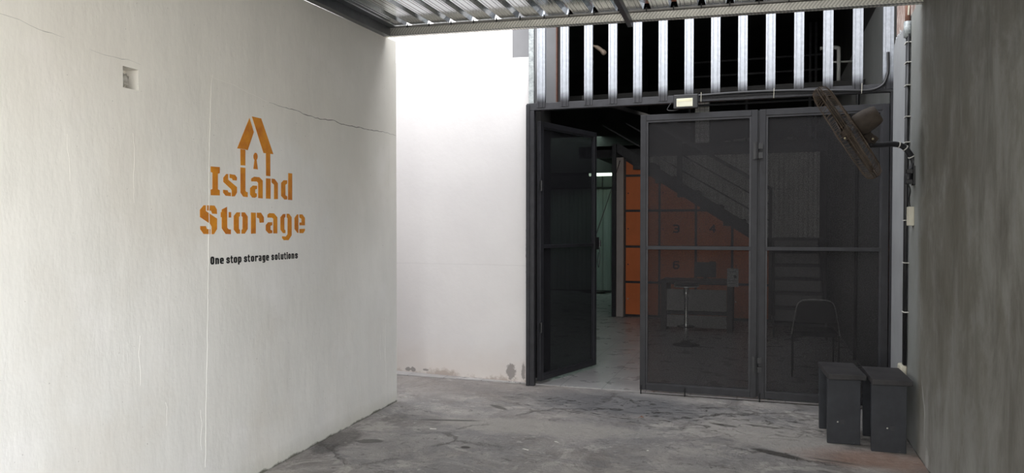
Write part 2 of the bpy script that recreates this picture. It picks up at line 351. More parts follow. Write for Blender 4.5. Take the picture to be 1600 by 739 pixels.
# interior tiles 40 cm
n = NT('grey_floor_tiles'); x, y, z = n.xyz()
def grout(v, off):
    fr_ = n.math('FRACT', n.math('DIVIDE', n.math('ADD', v, off), 0.40)); d_ = n.math('ABSOLUTE', n.math('SUBTRACT', fr_, 0.5))
    return n.ramp(d_, (0.486, 0.0), (0.494, 1.0))
g = n.math('MAXIMUM', grout(x, 0.22+4), grout(y, 0.10))
c = n.mix(n.ramp(n.noise(2.2, 5, 0.6), (0.35, 0.0), (0.7, 1.0)), (0.30, 0.292, 0.29), (0.40, 0.388, 0.382))
c = n.mix(n.math('MULTIPLY', n.ramp(n.noise(2.6, 6, 0.7, stretch=(1, 2, 1)), (0.62, 0.0), (0.70, 1.0)), 0.6), c, (0.12, 0.10, 0.09))
c = n.mix(n.math('MULTIPLY', g, 0.7), c, (0.10, 0.10, 0.10))
M['tile'] = n.fin(c, n.ramp(n.noise(4, 4, 0.6), (0.3, 0.22), (0.7, 0.42)), 0, 0.4)

# woven screen of the gate: fine holes let part of the light through
def screen(name, col, through):
    n = NT(name)
    f = n.noise(2.5, 4, 0.6)
    tr = n.t.nodes.new('ShaderNodeBsdfTransparent'); mx = n.t.nodes.new('ShaderNodeMixShader')
    c = n.mix(n.ramp(f, (0.35, 0.0), (0.65, 1.0)), tuple(v*0.85 for v in col), tuple(v*1.15 for v in col))
    n.fin(c, 0.6, 0, 0.2)
    fac = n.ramp(n.noise(160, 2, 0.5), (0.35, max(0, through-0.12)), (0.65, through+0.12))
    n.t.links.new(fac, mx.inputs[0]); n.t.links.new(n.b.outputs[0], mx.inputs[1]); n.t.links.new(tr.outputs[0], mx.inputs[2])
    n.t.links.new(mx.outputs[0], n.out.inputs[0]); return n.m
M['screen'] = screen('gate_wire_screen', (0.022, 0.021, 0.022), 0.46)
M['screenleft'] = screen('gate_wire_screen_open_leaf', (0.018, 0.018, 0.021), 0.30)

# corrugated sheets, vertical corrugation
n = NT('green_lit_corrugated_sheet'); x, y, z = n.xyz()
wv = n.math('SINE', n.math('MULTIPLY', x, 2*math.pi/0.11))
c = n.mix(n.ramp(n.noise(6, 4, 0.6, stretch=(1, 1, 0.1)), (0.3, 0.0), (0.7, 1.0)), (0.34, 0.42, 0.38), (0.50, 0.58, 0.54))  # green cast of the corridor light mixed into the sheet colour
M['greenlit_sheet'] = n.fin(c, 0.5, 0, 0.3)
n = NT('pale_panel_sheet')
c = n.mix(n.ramp(n.noise(4, 4, 0.6), (0.3, 0.0), (0.7, 1.0)), (0.62, 0.61, 0.58), (0.72, 0.71, 0.68))
M['palepanel'] = n.fin(c, 0.5, 0, 0.3)
n = NT('white_glazed_blocks'); x, y, z = n.xyz()
def gr2(v, s_): 
    d_ = n.math('ABSOLUTE', n.math('SUBTRACT', n.math('FRACT', n.math('DIVIDE', n.math('ADD', v, 5.0), s_)), 0.5)); return n.ramp(d_, (0.44, 0.0), (0.47, 1.0))
c = n.mix(n.math('MAXIMUM', gr2(x, 0.08), gr2(z, 0.08)), (0.80, 0.78, 0.74), (0.40, 0.38, 0.36))
M['blocks'] = n.fin(c, 0.5, 0, 0.4)
# stool paint
n = NT('worn_black_stool_paint'); f = n.noise(7, 6, 0.7)
c = n.mix(n.ramp(f, (0.35, 0.0), (0.7, 1.0)), (0.019, 0.021, 0.025), (0.036, 0.039, 0.046))
c = n.mix(n.ramp(n.noise(24, 4, 0.6), (0.71, 0.0), (0.75, 0.5)), c, (0.20, 0.20, 0.20))
n.bump(n.noise(20, 4, 0.6), 0.15, 0.004)
M['stool'] = n.fin(c, 0.5, 0, 0.4)
M['stooltop'] = simple('dusty_black_stool_top', (0.045, 0.043, 0.044), 0.6, 0, 0.35, 9, 0.15, 0.3)
# dusty fan
M['dustywire'] = simple('dusty_brown_wire', (0.11, 0.082, 0.060), 0.85, 0, 0.3, 25, 0.1, 0.2)
M['fandust'] = simple('dusty_black_casting', (0.070, 0.055, 0.043), 0.7, 0, 0.35, 12, 0.1, 0.3)
def emis(name, col, e):
    n = NT(name); n.fin(tuple(min(1, v) for v in col), 0.4); n.put(n.b.inputs['Emission Color'], col); n.b.inputs['Emission Strength'].default_value = e; return n.m
M['tube'] = emis('lit_fluorescent_tube', (0.80, 1.0, 0.80), 0.75)

# ------------------------------------------------------------------ the setting
GY = 6.764                      # plane of the gate and studs
XR = 0.966                      # face of the right wall
L1 = Vector((-3.0026, 5.7667, 0)); LD = Vector((-0.05242, 0.99862, 0)); LN = Vector((0.99862, 0.05242, 0))
def WL(s, z, o=0.0): return L1+LD*s+LN*o+Vector((0, 0, z))      # a point on the left wall's face

bm = BM()
def wtop(s): return 3.098+0.052*s
def lwbox(bm, s0, s1, z0, z1, o0=-0.14, o1=0.0):
    zt = lambda s: wtop(s) if z1 is None else z1
    hexa(bm, [WL(s0, z0, o0), WL(s1, z0, o0), WL(s1, z0, o1), WL(s0, z0, o1), WL(s0, zt(s0), o0), WL(s1, zt(s1), o0), WL(s1, zt(s1), o1), WL(s0, zt(s0), o1)])
H0, H1, HZ0, HZ1 = -3.041, -2.944, 2.157, 2.257
lwbox(bm, -9.5, H0, 0, None); lwbox(bm, H1, 0, 0, None); lwbox(bm, H0, H1, 0, HZ0); lwbox(bm, H0, H1, HZ1, None); lwbox(bm, H0, H1, HZ0, HZ1, -0.14, -0.078)
wall_left = struct('wall_left', bm, M['plaster'])
# hairline cracks and the raised vertical seam belong to the plaster
def strip(pts, w, o, jit=0.0, taper=True):
    bm = BM(); P = []
    for i in range(len(pts)-1):
        a, b = Vector(pts[i]), Vector(pts[i+1]); k = max(2, int((b-a).length/0.03))
        for j in range(k): P.append(a.lerp(b, j/k))
    P.append(Vector(pts[-1])); L, Rr = [], []
    for i, p in enumerate(P):
        d = (P[min(i+1, len(P)-1)]-P[max(i-1, 0)]).normalized(); nn = Vector((-d.y, d.x))
        q = p+nn*random.uniform(-jit, jit); ww = w*random.uniform(0.5, 1.2)*(min(1, 0.3+3*min(i, len(P)-1-i)/len(P)) if taper else 1)
        L.append(WL(*(q+nn*ww/2), 0.0)); Rr.append(WL(*(q-nn*ww/2), 0.0))
    o3 = LN*o; top = [bm.verts.new(v+o3) for v in L]; bot = [bm.verts.new(v+o3) for v in Rr]
    tb = [bm.verts.new(v-LN*0.002) for v in L]; bb = [bm.verts.new(v-LN*0.002) for v in Rr]
    for i in range(len(L)-1):
        bm.faces.new([top[i], top[i+1], bot[i+1], bot[i]]); bm.faces.new([tb[i], tb[i+1], top[i+1], top[i]]); bm.faces.new([bot[i], bot[i+1], bb[i+1], bb[i]])
    return bm
obj('crack', strip([(-1.874, 2.275), (-1.587, 2.271), (-1.45, 2.262), (-1.264, 2.258), (-1.086, 2.273), (-0.90, 2.262), (-0.694, 2.274), (-0.40, 2.285), (-0.192, 2.296), (0.0, 2.29)], 0.005, 0.0006, 0.004), simple('crack_shadow_grime', (0.20, 0.18, 0.16), 0.9), wall_left)
obj('crack', strip([(-3.78, 2.36), (-3.656, 2.333), (-3.574, 2.33), (-3.487, 2.315), (-3.36, 2.31)], 0.0025, 0.0006, 0.003), M['crumple'], wall_left)
obj('crack', strip([(-3.23, 2.287), (-3.086, 2.285), (-3.009, 2.293), (-2.93, 2.285)], 0.002, 0.0006, 0.003), M['crumple'], wall_left)
obj('plaster_seam', strip([(-2.414, 2.33), (-2.2, 2.318), (-2.0, 2.29), (-1.874, 2.276)], 0.005, 0.001, 0.003), M['plaster'], wall_left)
random.seed(21)
for s_, z0_, z1_ in ((-2.95, 0.98, 0.74), (-2.78, 0.62, 0.50), (-0.22, 0.75, 0.2), (-2.52, 0.52, 0.30), (-2.98, 1.95, 1.62), (-0.15, 2.15, 1.85), (-3.35, 1.9, 1.7), (-0.32, 0.62, 0.42)):
    m_ = (z0_+z1_)/2
    obj('plaster_ridge', strip([(s_, z0_), (s_+random.uniform(-.012, .012), m_+.03), (s_+random.uniform(-.012, .012), m_-.04), (s_+random.uniform(-.012, .012), z1_)], 0.004, 0.0010, 0.004), M['plaster'], wall_left)
obj('plaster_seam', strip([(-2.40, 2.34), (-2.414, 2.292), (-2.435, 1.87), (-2.446, 1.346), (-2.463, 0.788), (-2.477, 0.511), (-2.485, 0.2)], 0.006, 0.0015, 0.002), M['plaster'], wall_left)

# unseen block added to cut sky light, and the neighbour closing the side passage
bm = BM(); box(bm, -10.5, -3.22, -6.0, 5.45, 0, 4.3); struct('wall_sky_block', bm, M['white'])
bm = BM(); box(bm, -6.4, -6.2, 5.46, 6.9, 0, 5.2); struct('wall_passage_end', bm, M['white'])
# right wall: render up to z 2.97 beside the gate with bare brick above, smooth to the top elsewhere
bm = BM(); box(bm, XR, XR+0.2, 1.6, 5.72, 0, 5.0)
hexa(bm, [(XR,5.72,0),(XR+0.2,5.72,0),(XR+0.2,6.62,0),(XR,6.62,0),(XR,5.72,3.0),(XR+0.2,5.72,3.0),(XR+0.2,6.62,2.95),(XR,6.62,2.95)])
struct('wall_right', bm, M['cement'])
bm = BM(); box(bm, XR+0.04, XR+0.24, 6.62, 18.6, 0, 3.62); struct('wall_right_inner', bm, simple('plain_grey_render', (0.22, 0.225, 0.22), 0.85, 0, 0.12, 1.5, 0.1, 0.2))
bm = BM(); box(bm, XR+0.02, XR+0.2, 5.72, 6.62, 2.9, 3.35)
# ragged lumps of mortar along the edge of the render
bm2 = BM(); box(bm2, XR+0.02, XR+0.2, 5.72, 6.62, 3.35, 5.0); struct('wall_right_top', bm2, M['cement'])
br = struct('wall_right_brickwork', bm, M['brick'])
bm = BM(); random.seed(3)
for k in range(9):
    y = 6.60-k*0.028; z = 2.955; h = random.uniform(0.02, 0.07)
    prism(bm, [(XR+0.019, y, z-0.05), (XR+0.019, y-0.03, z-0.05), (XR+0.019, y-0.024, z+h*0.7), (XR+0.019, y-0.006, z+h)], (-0.012, 0, 0))
obj('render_edge', bm, M['cement'], br)

bm = BM(); box(bm, -12, XR+0.1, -4, 6.80, -0.3, 0); struct('floor', bm, M['concrete'])
bm = BM(); box(bm, -40, 40, -45, -4, -0.32, -0.01); box(bm, -40, -12, -4, 40, -0.32, -0.01); struct('ground_outside', bm, M['outside'])
bm = BM(); box(bm, -6.0, XR+0.1, 6.80, 18.8, -0.3, 0.008); struct('floor_interior', bm, M['tile'])

# white wall left of the gate
bm = BM()
wl = [(-2.142, 6.835), (-3.61, 6.965), (-9.0, 7.44)]
hexa(bm, [(wl[2][0], wl[2][1], 0), (wl[0][0], wl[0][1], 0), (wl[0][0], wl[0][1]+0.15, 0), (wl[2][0], wl[2][1]+0.15, 0),
          (wl[2][0], wl[2][1], 3.50), (wl[0][0], wl[0][1], 3.135), (wl[0][0], wl[0][1]+0.15, 3.135), (wl[2][0], wl[2][1]+0.15, 3.50)])
struct('wall_back', bm, M['white'], bevel=0.006)
bm = BM(); box(bm, -2.42, -1.962, 7.15, 7.45, 2.72, 5.0); pil = struct('wall_pillar', bm, M['greycol'])
bm = BM(); box(bm, -1.962, -1.95, 7.15, 7.2, 2.72, 5.0); obj('rusty_edge', bm, M['rust'], pil)
bm = BM(); box(bm, -2.44, -2.10, 7.08, 7.45, 0, 2.72); struct('wall_pillar_base', bm, M['interior'])
# interior shell
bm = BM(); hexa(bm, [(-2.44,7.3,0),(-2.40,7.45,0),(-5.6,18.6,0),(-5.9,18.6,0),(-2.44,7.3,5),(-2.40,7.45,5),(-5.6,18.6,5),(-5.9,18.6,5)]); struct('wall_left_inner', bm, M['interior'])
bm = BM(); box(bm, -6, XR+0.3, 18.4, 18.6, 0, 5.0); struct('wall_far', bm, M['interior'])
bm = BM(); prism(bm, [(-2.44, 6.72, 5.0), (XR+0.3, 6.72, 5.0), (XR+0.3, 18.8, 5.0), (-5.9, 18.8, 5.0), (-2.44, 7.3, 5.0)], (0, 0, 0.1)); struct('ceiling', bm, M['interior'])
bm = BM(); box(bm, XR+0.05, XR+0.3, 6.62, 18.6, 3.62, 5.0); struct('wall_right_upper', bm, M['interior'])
bm = BM(); box(bm, -5.9, -2.5, 16.9, 17.1, 2.78, 5.0); struct('wall_corridor_lintel', bm, M['interior'])
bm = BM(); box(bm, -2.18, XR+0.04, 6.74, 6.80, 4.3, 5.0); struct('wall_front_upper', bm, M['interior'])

# ------------------------------------------------------------------ canopy
A = Vector((-2.99, 5.53)); B = Vector((0.966, 5.46))
def bl(X): return A.y+(B.y-A.y)*(X-A.x)/(B.x-A.x)           # beam line
def zb(X): return 3.079-0.0305*(X+2.99)                      # underside of the beam
roof = thing('canopy_roof', (-1.0, 3.0, 3.0), 'zinc trapezoidal roof sheet over the yard, between white and grey walls', 'roof')
prof = []; pitch = 0.1943; X = -2.959-pitch*0.5
k = 0
while X < XR+0.05:
    # pan with two small stiffeners, then a rib
    c0 = X+pitch*0.5
    prof += [(c0-0.097+0.030, 0), (c0-0.097+0.052, 0), (c0-0.097+0.055, 0.003), (c0-0.097+0.058, 0)] if False else []
    for dx, dz in ((-0.072, 0), (-0.069, 0.004), (-0.066, 0), (-0.045, 0), (-0.042, 0.004), (-0.039, 0), (-0.030, 0), (-0.018, 0.044), (0.018, 0.044), (0.030, 0), (0.045, 0), (0.048, 0.004), (0.051, 0), (0.075, 0), (0.078, 0.004), (0.081, 0)):
        prof.append((c0+dx, dz))
    X += pitch
prof = [p for p in prof if -3.04 < p[0] < XR-0.0]
bm = BM(); r0, r1, r2 = [], [], []
LEN = 4.8
for X, dz in prof:
    y0 = bl(X)+0.02; z0 = zb(X)+0.084+dz
    for lst, s in ((r0, 0.0), (r1, -LEN/2), (r2, -LEN)):
        lst.append(bm.verts.new((X+LD.x*s, y0+LD.y*s, z0+0.045*s)))
for a_, b_ in ((r0, r1), (r1, r2)):
    for i in range(len(a_)-1): bm.faces.new([a_[i], a_[i+1], b_[i+1], b_[i]])
o = obj('roof_sheet', bm, M['roof'], roof)
sm = o.modifiers.new('solid', 'SOLIDIFY'); sm.thickness = 0.0012; sm.offset = 1
# front beam: chevron-pressed channel
def extr(bm, sec, X0, X1, y_off=0.0):
    P = [[bm.verts.new((X, bl(X)+dy+y_off, zb(X)+dz)) for dy, dz in sec] for X in (X0, X1)]
    n_ = len(sec)
    for i in range(n_): bm.faces.new([P[0][i], P[0][(i+1)%n_], P[1][(i+1)%n_], P[1][i]])
    bm.faces.new(P[0][::-1]); bm.faces.new(P[1]); return bm
bm = extr(BM(), [(-0.010, 0), (-0.010, 0.008), (-0.002, 0.010), (-0.002, 0.058), (0.0, 0.062), (0.035, 0.062), (0.035, 0)], -2.99, XR)
fb = obj('front_beam', bm, M['channel'], roof)
bm = extr(BM(), [(-0.014, 0.0), (-0.014, 0.003), (-0.010, 0.003), (-0.010, 0.0)], -2.99, XR); obj('beam_lip', bm, M['charcoal'], fb)
bm = extr(BM(), [(-0.012, 0.065), (-0.012, 0.078), (0.03, 0.080), (0.03, 0.065)], -2.99, XR); obj('top_flange', bm, M['channelplain'], fb)
k = 0
while -2.959+pitch*k < XR:
    X = -2.959+pitch*k
    bm = BM(); box(bm, X-0.004, X+0.004, bl(X)-0.022, bl(X)-0.014, zb(X)+0.058, zb(X)+0.088); obj('fixing_screw', bm, M['blackplastic'], roof); k += 1
# edge angle along the left wall, rafter under the sheet
def ribline(X, s, dz): return Vector((X+LD.x*s, bl(X)+LD.y*s, zb(X)+dz+0.045*s))
bm = BM(); beam(bm, ribline(-2.955, -0.01, 0.035), ribline(-2.955, -LEN, 0.035), 0.055, 0.07); beam(bm, ribline(-2.905, -0.01, 0.074), ribline(-2.905, -LEN, 0.074), 0.05, 0.006)
obj('edge_angle', bm, M['steelroof'], roof)
bm = BM(); beam(bm, ribline(-0.945, 0.02, -0.012), ribline(-0.945, -LEN, 0.035), 0.034, 0.05)
obj('rafter', bm, M['steelroof'], roof)

# ------------------------------------------------------------------ facade: beam, posts, galvanised studs
fr = thing('metal_gateway', (-0.6, GY, 0), 'black steel gateway with crossbeam and a row of galvanised studs above the gate leaves', 'gateway')
bm = BM(); box(bm, -2.135, 1.004, GY-0.03, GY+0.03, 2.605, 2.672)
obj('crossbeam', bm, M['charcoal'], fr, bevel=0.004)
bm = BM(); box(bm, -2.137, -2.060, GY-0.03, GY+0.03, 0, 2.604); box(bm, -2.137, -2.105, GY-0.042, GY-0.031, 0, 2.66); obj('post', bm, M['black'], fr, bevel=0.003)
bm = BM(); box(bm, 0.966, 1.004, GY-0.03, GY+0.03, 0, 2.604); obj('post', bm, M['black'], fr, bevel=0.003)
bm = BM(); box(bm, -2.117, -2.066, GY-0.02, GY+0.02, 2.673, 4.3); obj('upper_post', bm, M['galvdull'], fr, bevel=0.004)
bm = BM(); box(bm, -2.137, 1.004, GY-0.03, GY+0.03, 4.24, 4.3); obj('top_rail', bm, M['charcoal'], fr)
def stud_mesh():
    bm = BM(); w = 0.0765
    sec = [(0, 0.0), (0.014, 0.0), (0.017, 0.004), (0.022, 0.004), (0.025, 0.0), (0.052, 0.0), (0.055, 0.004), (0.060, 0.004), (0.063, 0.0), (w, 0.0), (w, 0.035), (w-0.012, 0.035), (w-0.012, 0.033), (w-0.0015, 0.033), (w-0.0015, 0.0060), (0.0015, 0.0060), (0.0015, 0.033), (0.012, 0.033), (0.012, 0.035), (0, 0.035)]
    a = [bm.verts.new((x, y, 2.628)) for x, y in sec]; b = [bm.verts.new((x, y, 4.24)) for x, y in sec]; n_ = len(sec)
    for i in range(n_): bm.faces.new([a[i], a[(i+1)%n_], b[(i+1)%n_], b[i]])
    bm.faces.new(a[::-1]); bm.faces.new(b); return bm
st = None
for i in range(14):
    if st is None: st = obj('stud', stud_mesh(), M['galv'], fr); o = st
    else: o = st.copy(); o.parent = fr; C.objects.link(o)
    o.location = (-2.0285+0.2257*i+0.6, GY-0.0375-GY, 0)

# ------------------------------------------------------------------ gate leaves
def leaf(name, label, w, screenm, h0=0.035, h1=2.513, paint='leafpaint'):
    """built along +X from the hinge at x=0, y=0"""
    t = bpy.data.objects.new(name, None); C.objects.link(t); t.empty_display_size = 0.1; tag(t, label, 'gate')
    b_ = 0.052
    def bar(nm, x0, x1, z0, z1, d=0.02, m_=paint):
        bm = BM(); box(bm, x0, x1, -d, d, z0, z1); return obj(nm, bm, M[m_], t, bevel=0.003)
    bar('stile', 0, b_, h0, h1); bar('stile', w-b_, w, h0, h1)
    bar('top_rail', b_, w-b_, h1-b_, h1); bar('bottom_rail', b_, w-b_, h0, h0+b_)
    bar('middle_rail', b_, w-b_, 1.305, 1.337, 0.018)
    for k, (x0, x1, z0, z1) in enumerate(((b_, b_+0.016, h0+b_, h1-b_), (w-b_-0.016, w-b_, h0+b_, h1-b_), (b_+.016, w-b_-.016, h1-b_-0.016, h1-b_), (b_+.016, w-b_-.016, h0+b_, h0+b_+0.016))):
        bm = BM(); box(bm, x0, x1, -0.012, 0.004, z0, z1); obj('bead', bm, M['black'], t)
    bm = BM(); box(bm, b_, w-b_, 0.006, 0.008, h0+b_, h1-b_); obj('wire_screen', bm, screenm, t)
    return t
def bolt(t, x, z, L=0.05):
    bm = BM(); tube(bm, [(x, -0.028, z-L), (x, -0.028, z+0.05)], 0.006); obj('drop_bolt', bm, M['blackplastic'], t)
def hinge(t, x, z):
    bm = BM(); tube(bm, [(x, -0.030, z-0.05), (x, -0.030, z+0.05)], 0.012, 12); box(bm, x-0.022, x+0.022, -0.024, -0.020, z-0.045, z+0.045); obj('hinge', bm, M['blackplastic'], t)
w1 = 1.0
g0 = leaf('gate_leaf', 'black mesh gate leaf standing open inwards beside the white wall', 1.075, M['screenleft'], paint='black')
hinge(g0, 0.0, 0.55); hinge(g0, 0.0, 1.9)
bm = BM(); box(bm, 1.02, 1.10, -0.034, -0.020, 1.27, 1.40); obj('latch_plate', bm, M['blackplastic'], g0)
bm = BM(); tube(bm, [(1.09, -0.05, 1.30), (1.09, -0.05, 1.37)], 0.012); obj('padlock', bm, M['blackplastic'], g0)
bm = BM(); tube(bm, curve([(1.09, -0.045, 1.29), (1.10, -0.045, 1.18), (1.075, -0.045, 1.08), (1.05, -0.045, 1.14), (1.07, -0.045, 1.24)]), 0.004); obj('chain', bm, M['blackplastic'], g0)
g1 = leaf('gate_leaf', 'closed black mesh gate leaf with a paper notice, standing next to the open doorway', 1.004, M['screen'])
g2 = leaf('gate_leaf', 'closed black mesh gate leaf behind the stools and the wall fan', 1.004, M['screen'], h0=0.03)
bm = BM(); box(bm, 0.975, 1.045, 0.022, 0.028, 0.04, 2.51); obj('cover_strip', bm, M['black'], g1)
bolt(g1, 0.012, 0.03, 0.03); bolt(g1, 0.40, 0.025, 0.022); bolt(g2, 0.012, 0.03, 0.03)
for z_ in (2.16, 0.32):
    bm = BM(); box(bm, 0.968, 0.99, -0.030, -0.0205, z_-0.07, z_+0.07); box(bm, 0.985, 1.045, -0.040, -0.0215, z_-0.065, z_-0.015); box(bm, 0.985, 1.045, -0.040, -0.0215, z_+0.015, z_+0.065); tube(bm, [(1.0, -0.046, z_-0.07), (1.0, -0.046, z_+0.07)], 0.009, 10)
    obj('latch', bm, M['blackplastic'], g1)
g0.location = (-2.035, GY+0.045, 0); g0.rotation_euler.z = math.atan2(7.812-6.81, -1.722+2.035)
g1.location = (-1.062, GY, 0)
g2.location = (-0.044, GY, 0)
nt_ = thing('paper_notice', (-0.307, GY+0.01, 0.98), 'small grey paper notice stuck on the closed mesh gate leaf', 'notice')
bm = BM()
for i in range(6):
    x0, x1 = -0.307+0.096*i/6, -0.307+0.096*(i+1)/6; q = lambda x: GY+0.0125+0.002*math.sin((x+0.3)*40)
    prism(bm, [(x0, q(x0), 0.985), (x1, q(x1), 0.985), (x1, q(x1), 1.145), (x0, q(x0), 1.145)], (0, -0.0006, 0))
obj('sheet', bm, M['paper'], nt_)
bm = BM(); box(bm, -0.25, -0.228, GY+0.0083, GY+0.0089, 1.062, 1.086)
for z_ in (1.115, 1.035, 1.015): box(bm, -0.292, -0.232, GY+0.0083, GY+0.0089, z_, z_+0.004)
obj('print', bm, M['charcoal'], nt_)

# ------------------------------------------------------------------ floodlight, cables, fan, conduit
fl = thing('floodlight', (-0.657, GY-0.07, 2.54), 'black floodlight with a pale front glass mounted on the crossbeam', 'floodlight')
bm = BM(); box(bm, -0.765, -0.553, GY-0.085, GY-0.045, 2.543, 2.668); obj('housing', bm, M['blackplastic'], fl, bevel=0.008)
bm = BM(); box(bm, -0.737, -0.598, GY-0.090, GY-0.084, 2.560, 2.632); obj('front_glass', bm, simple('frosted_lamp_glass', (0.66, 0.64, 0.50), 0.35, 0, 0.06, 12, 0.05), fl, bevel=0.003)
bm = BM(); box(bm, -0.728, -0.607, GY-0.0915, GY-0.0895, 2.605, 2.626); obj('led_board', bm, simple('lamp_board_yellow', (0.68, 0.64, 0.44), 0.5), fl)
bm = BM(); box(bm, -0.76, -0.56, GY-0.044, GY-0.0305, 2.56, 2.60); obj('bracket', bm, M['blackplastic'], fl)
bm = BM(); tube(bm, curve([(-0.79, GY-0.05, 2.60), (-0.82, GY-0.05, 2.545), (-0.76, GY-0.055, 2.535), (-0.70, GY-0.06, 2.55)]), 0.004); obj('lead', bm, M['blackplastic'], fl)

cb = thing('cable_run', (0.2, GY-0.05, 2.66), 'black cables tied along the crossbeam and curling up the last stud', 'cable')
bm = BM(); tube(bm, curve([(-0.55, GY-0.052, 2.655), (-0.2, GY-0.050, 2.662), (0.2, GY-0.050, 2.655), (0.6, GY-0.052, 2.632), (0.80, GY-0.052, 2.622), (0.90, GY-0.054, 2.66), (0.935, GY-0.056, 2.74), (0.94, GY-0.056, 2.80), (0.938, GY-0.056, 2.92)]), 0.012, 8); obj('main_cable', bm, M['blackplastic'], cb)
bm = BM(); tube(bm, curve([(-0.53, GY-0.046, 2.640), (0.1, GY-0.045, 2.640), (0.5, GY-0.045, 2.625), (0.93, GY-0.045, 2.61)]), 0.006, 6); obj('thin_cable', bm, M['blackplastic'], cb)
for x_ in (-0.53, 0.068, 0.745):
    bm = BM(); tube(bm, [(x_, GY-0.066, 2.60), (x_+0.002, GY-0.068, 2.68)], 0.002, 6); tube(bm, [(x_, GY-0.066, 2.60), (x_, GY-0.032, 2.60)], 0.002, 6); obj('cable_tie', bm, M['ivory'], cb)

# conduit pair down the right wall
cn = thing('conduit', (XR-0.02, 5.90, 0.5), 'long black cable conduit running down the grey wall beside the gate', 'conduit')
for dy, nm in ((0.0, 'pipe'), (0.032, 'pipe')):
    bm = BM(); tube(bm, [(XR-0.016, 5.895+dy, 0.525), (XR-0.016, 5.90+dy, 1.8), (XR-0.016, 5.87+dy, 2.86)], 0.0125, 10); obj(nm, bm, M['blackplastic'], cn, smooth=True)
bm = BM(); tube(bm, [(XR-0.02, 5.885, 2.84), (XR-0.02, 5.885, 2.95)], 0.026, 12); obj('coupling', bm, M['galvdull'], cn, smooth=True)
bm = BM(); tube(bm, [(XR-0.02, 5.885, 2.95), (XR-0.02, 5.885, 3.10)], 0.018, 12); obj('upper_pipe', bm, M['rust'], cn, smooth=True)
bm = BM(); tube(bm, [(XR-0.02, 5.915, 2.93), (XR-0.02, 5.925, 3.09)], 0.005, 8); tube(bm, [(XR-0.02, 5.86, 2.99), (XR-0.02, 5.84, 3.05)], 0.006, 8); obj('bare_wire', bm, M['ivory'], cn)
for z_ in (0.9, 1.25, 1.55, 2.1, 2.28, 2.5, 2.66, 2.80):
    bm = BM(); box(bm, XR-0.032, XR, 5.86, 5.945, z_, z_+0.006); obj('clip', bm, M['chip'], cn)
sb = thing('socket_box', (XR, 6.15, 0.45), 'white rounded socket box on the grey wall behind the stools', 'socket')
bm = BM(); box(bm, XR-0.045, XR, 5.895, 6.02, 0.425, 0.522); obj('cover', bm, M['ivory'], sb, bevel=0.012)
bm = BM(); box(bm, XR-0.012, XR+0.0, 6.021, 6.05, 0.43, 0.515); obj('back_plate', bm, M['darkwood'], sb, bevel=0.004)
sw = thing('switch_box', (XR, 5.72, 1.5), 'white switch box on the grey wall hanging below the wall fan', 'switch')
bm = BM(); box(bm, XR-0.035, XR, 5.685, 5.765, 1.515, 1.645); obj('cover', bm, M['ivory'], sw, bevel=0.004)
bm = BM(); tube(bm, [(XR-0.02, 5.766, 1.59), (XR-0.02, 5.785, 1.59)], 0.014, 10); box(bm, XR-0.018, XR-0.006, 5.766, 5.785, 1.545, 1.56); obj('knob', bm, M['blackplastic'], sw)

# wall fan
yaw = R(18.7); RT = Vector((math.cos(yaw), math.sin(yaw), 0)); FW = Vector((-math.sin(yaw), math.cos(yaw), 0)); UP = Vector((0, 0, 1))
fc = Vector((0.530, 5.570, 2.153))
ax = (RT*0.832+UP*0.555-FW*0.43).normalized()            # from the guard back to the motor
Mx = Matrix.Translation(fc) @ ax.to_track_quat('Z', 'Y').to_matrix().to_4x4()
fan = thing('wall_fan', (XR, 5.70, 1.88), 'dusty brown wall fan on a black arm fixed to the grey wall', 'fan')
RAD = 0.362
def guard(nm, prof_, nw):
    bm = BM()
    for k in range(nw):
        a = 2*math.pi*k/nw; da = 0.10
        tube(bm, [Mx @ Vector((r*math.cos(a+da*(1-r/RAD)), r*math.sin(a+da*(1-r/RAD)), z)) for r, z in prof_], 0.0014, 4, False)
    for r, z in ((prof_[-1][0], prof_[-1][1]), (prof_[-1][0], prof_[-2][1]*0.5+prof_[-1][1]*0.5), (prof_[2][0], prof_[2][1]), (prof_[1][0], prof_[1][1])):
        tube(bm, [Mx @ Vector((r*math.cos(2*math.pi*k/40), r*math.sin(2*math.pi*k/40), z)) for k in range(41)], 0.0022, 5, False)
    return obj(nm, bm, M['dustywire'], fan)
guard('front_guard', [(0.05, -0.066), (0.18, -0.066), (0.30, -0.063), (0.342, -0.052), (0.359, -0.028), (RAD, 0.0)], 80)
guard('rear_guard', [(0.05, 0.066), (0.18, 0.064), (0.30, 0.058), (0.342, 0.046), (0.359, 0.024), (RAD, 0.0)], 80)
bm = BM(); lathe(bm, [(0.0, -0.072), (0.05, -0.070), (0.056, -0.064), (0.05, -0.058), (0.0, -0.058)], Mx, 24); obj('centre_badge', bm, M['fandust'], fan)
bm = BM(); lathe(bm, [(0.0, -0.045), (0.035, -0.04), (0.045, -0.02), (0.045, 0.03), (0.0, 0.03)], Mx, 20); obj('hub', bm, M['fandust'], fan, smooth=True)
for b_ in range(3):
    bm = BM(); G = []
    for i in range(9):
        r = 0.04+0.29*i/8; wd = 0.055+0.065*math.sin(math.pi*min(1, (i+1)/8.5)*0.75)
        row = []
        for j in range(7):
            t_ = (j/6-0.5)*2; a = 2*math.pi*b_/3+t_*wd/max(r, 0.09)*0.75+0.25*i/8
            row.append((r*math.cos(a), r*math.sin(a), 0.0-t_*0.028*(1-0.35*i/8)+0.006*(1-t_*t_)))
        G.append(row)
    vv = [[bm.verts.new(Mx @ Vector(p)) for p in row] for row in G]
    for i in range(8):
        for j in range(6): bm.faces.new([vv[i][j], vv[i+1][j], vv[i+1][j+1], vv[i][j+1]])
    o = obj('blade', bm, M['fandust'], fan, smooth=True); sm = o.modifiers.new('s', 'SOLIDIFY'); sm.thickness = 0.003
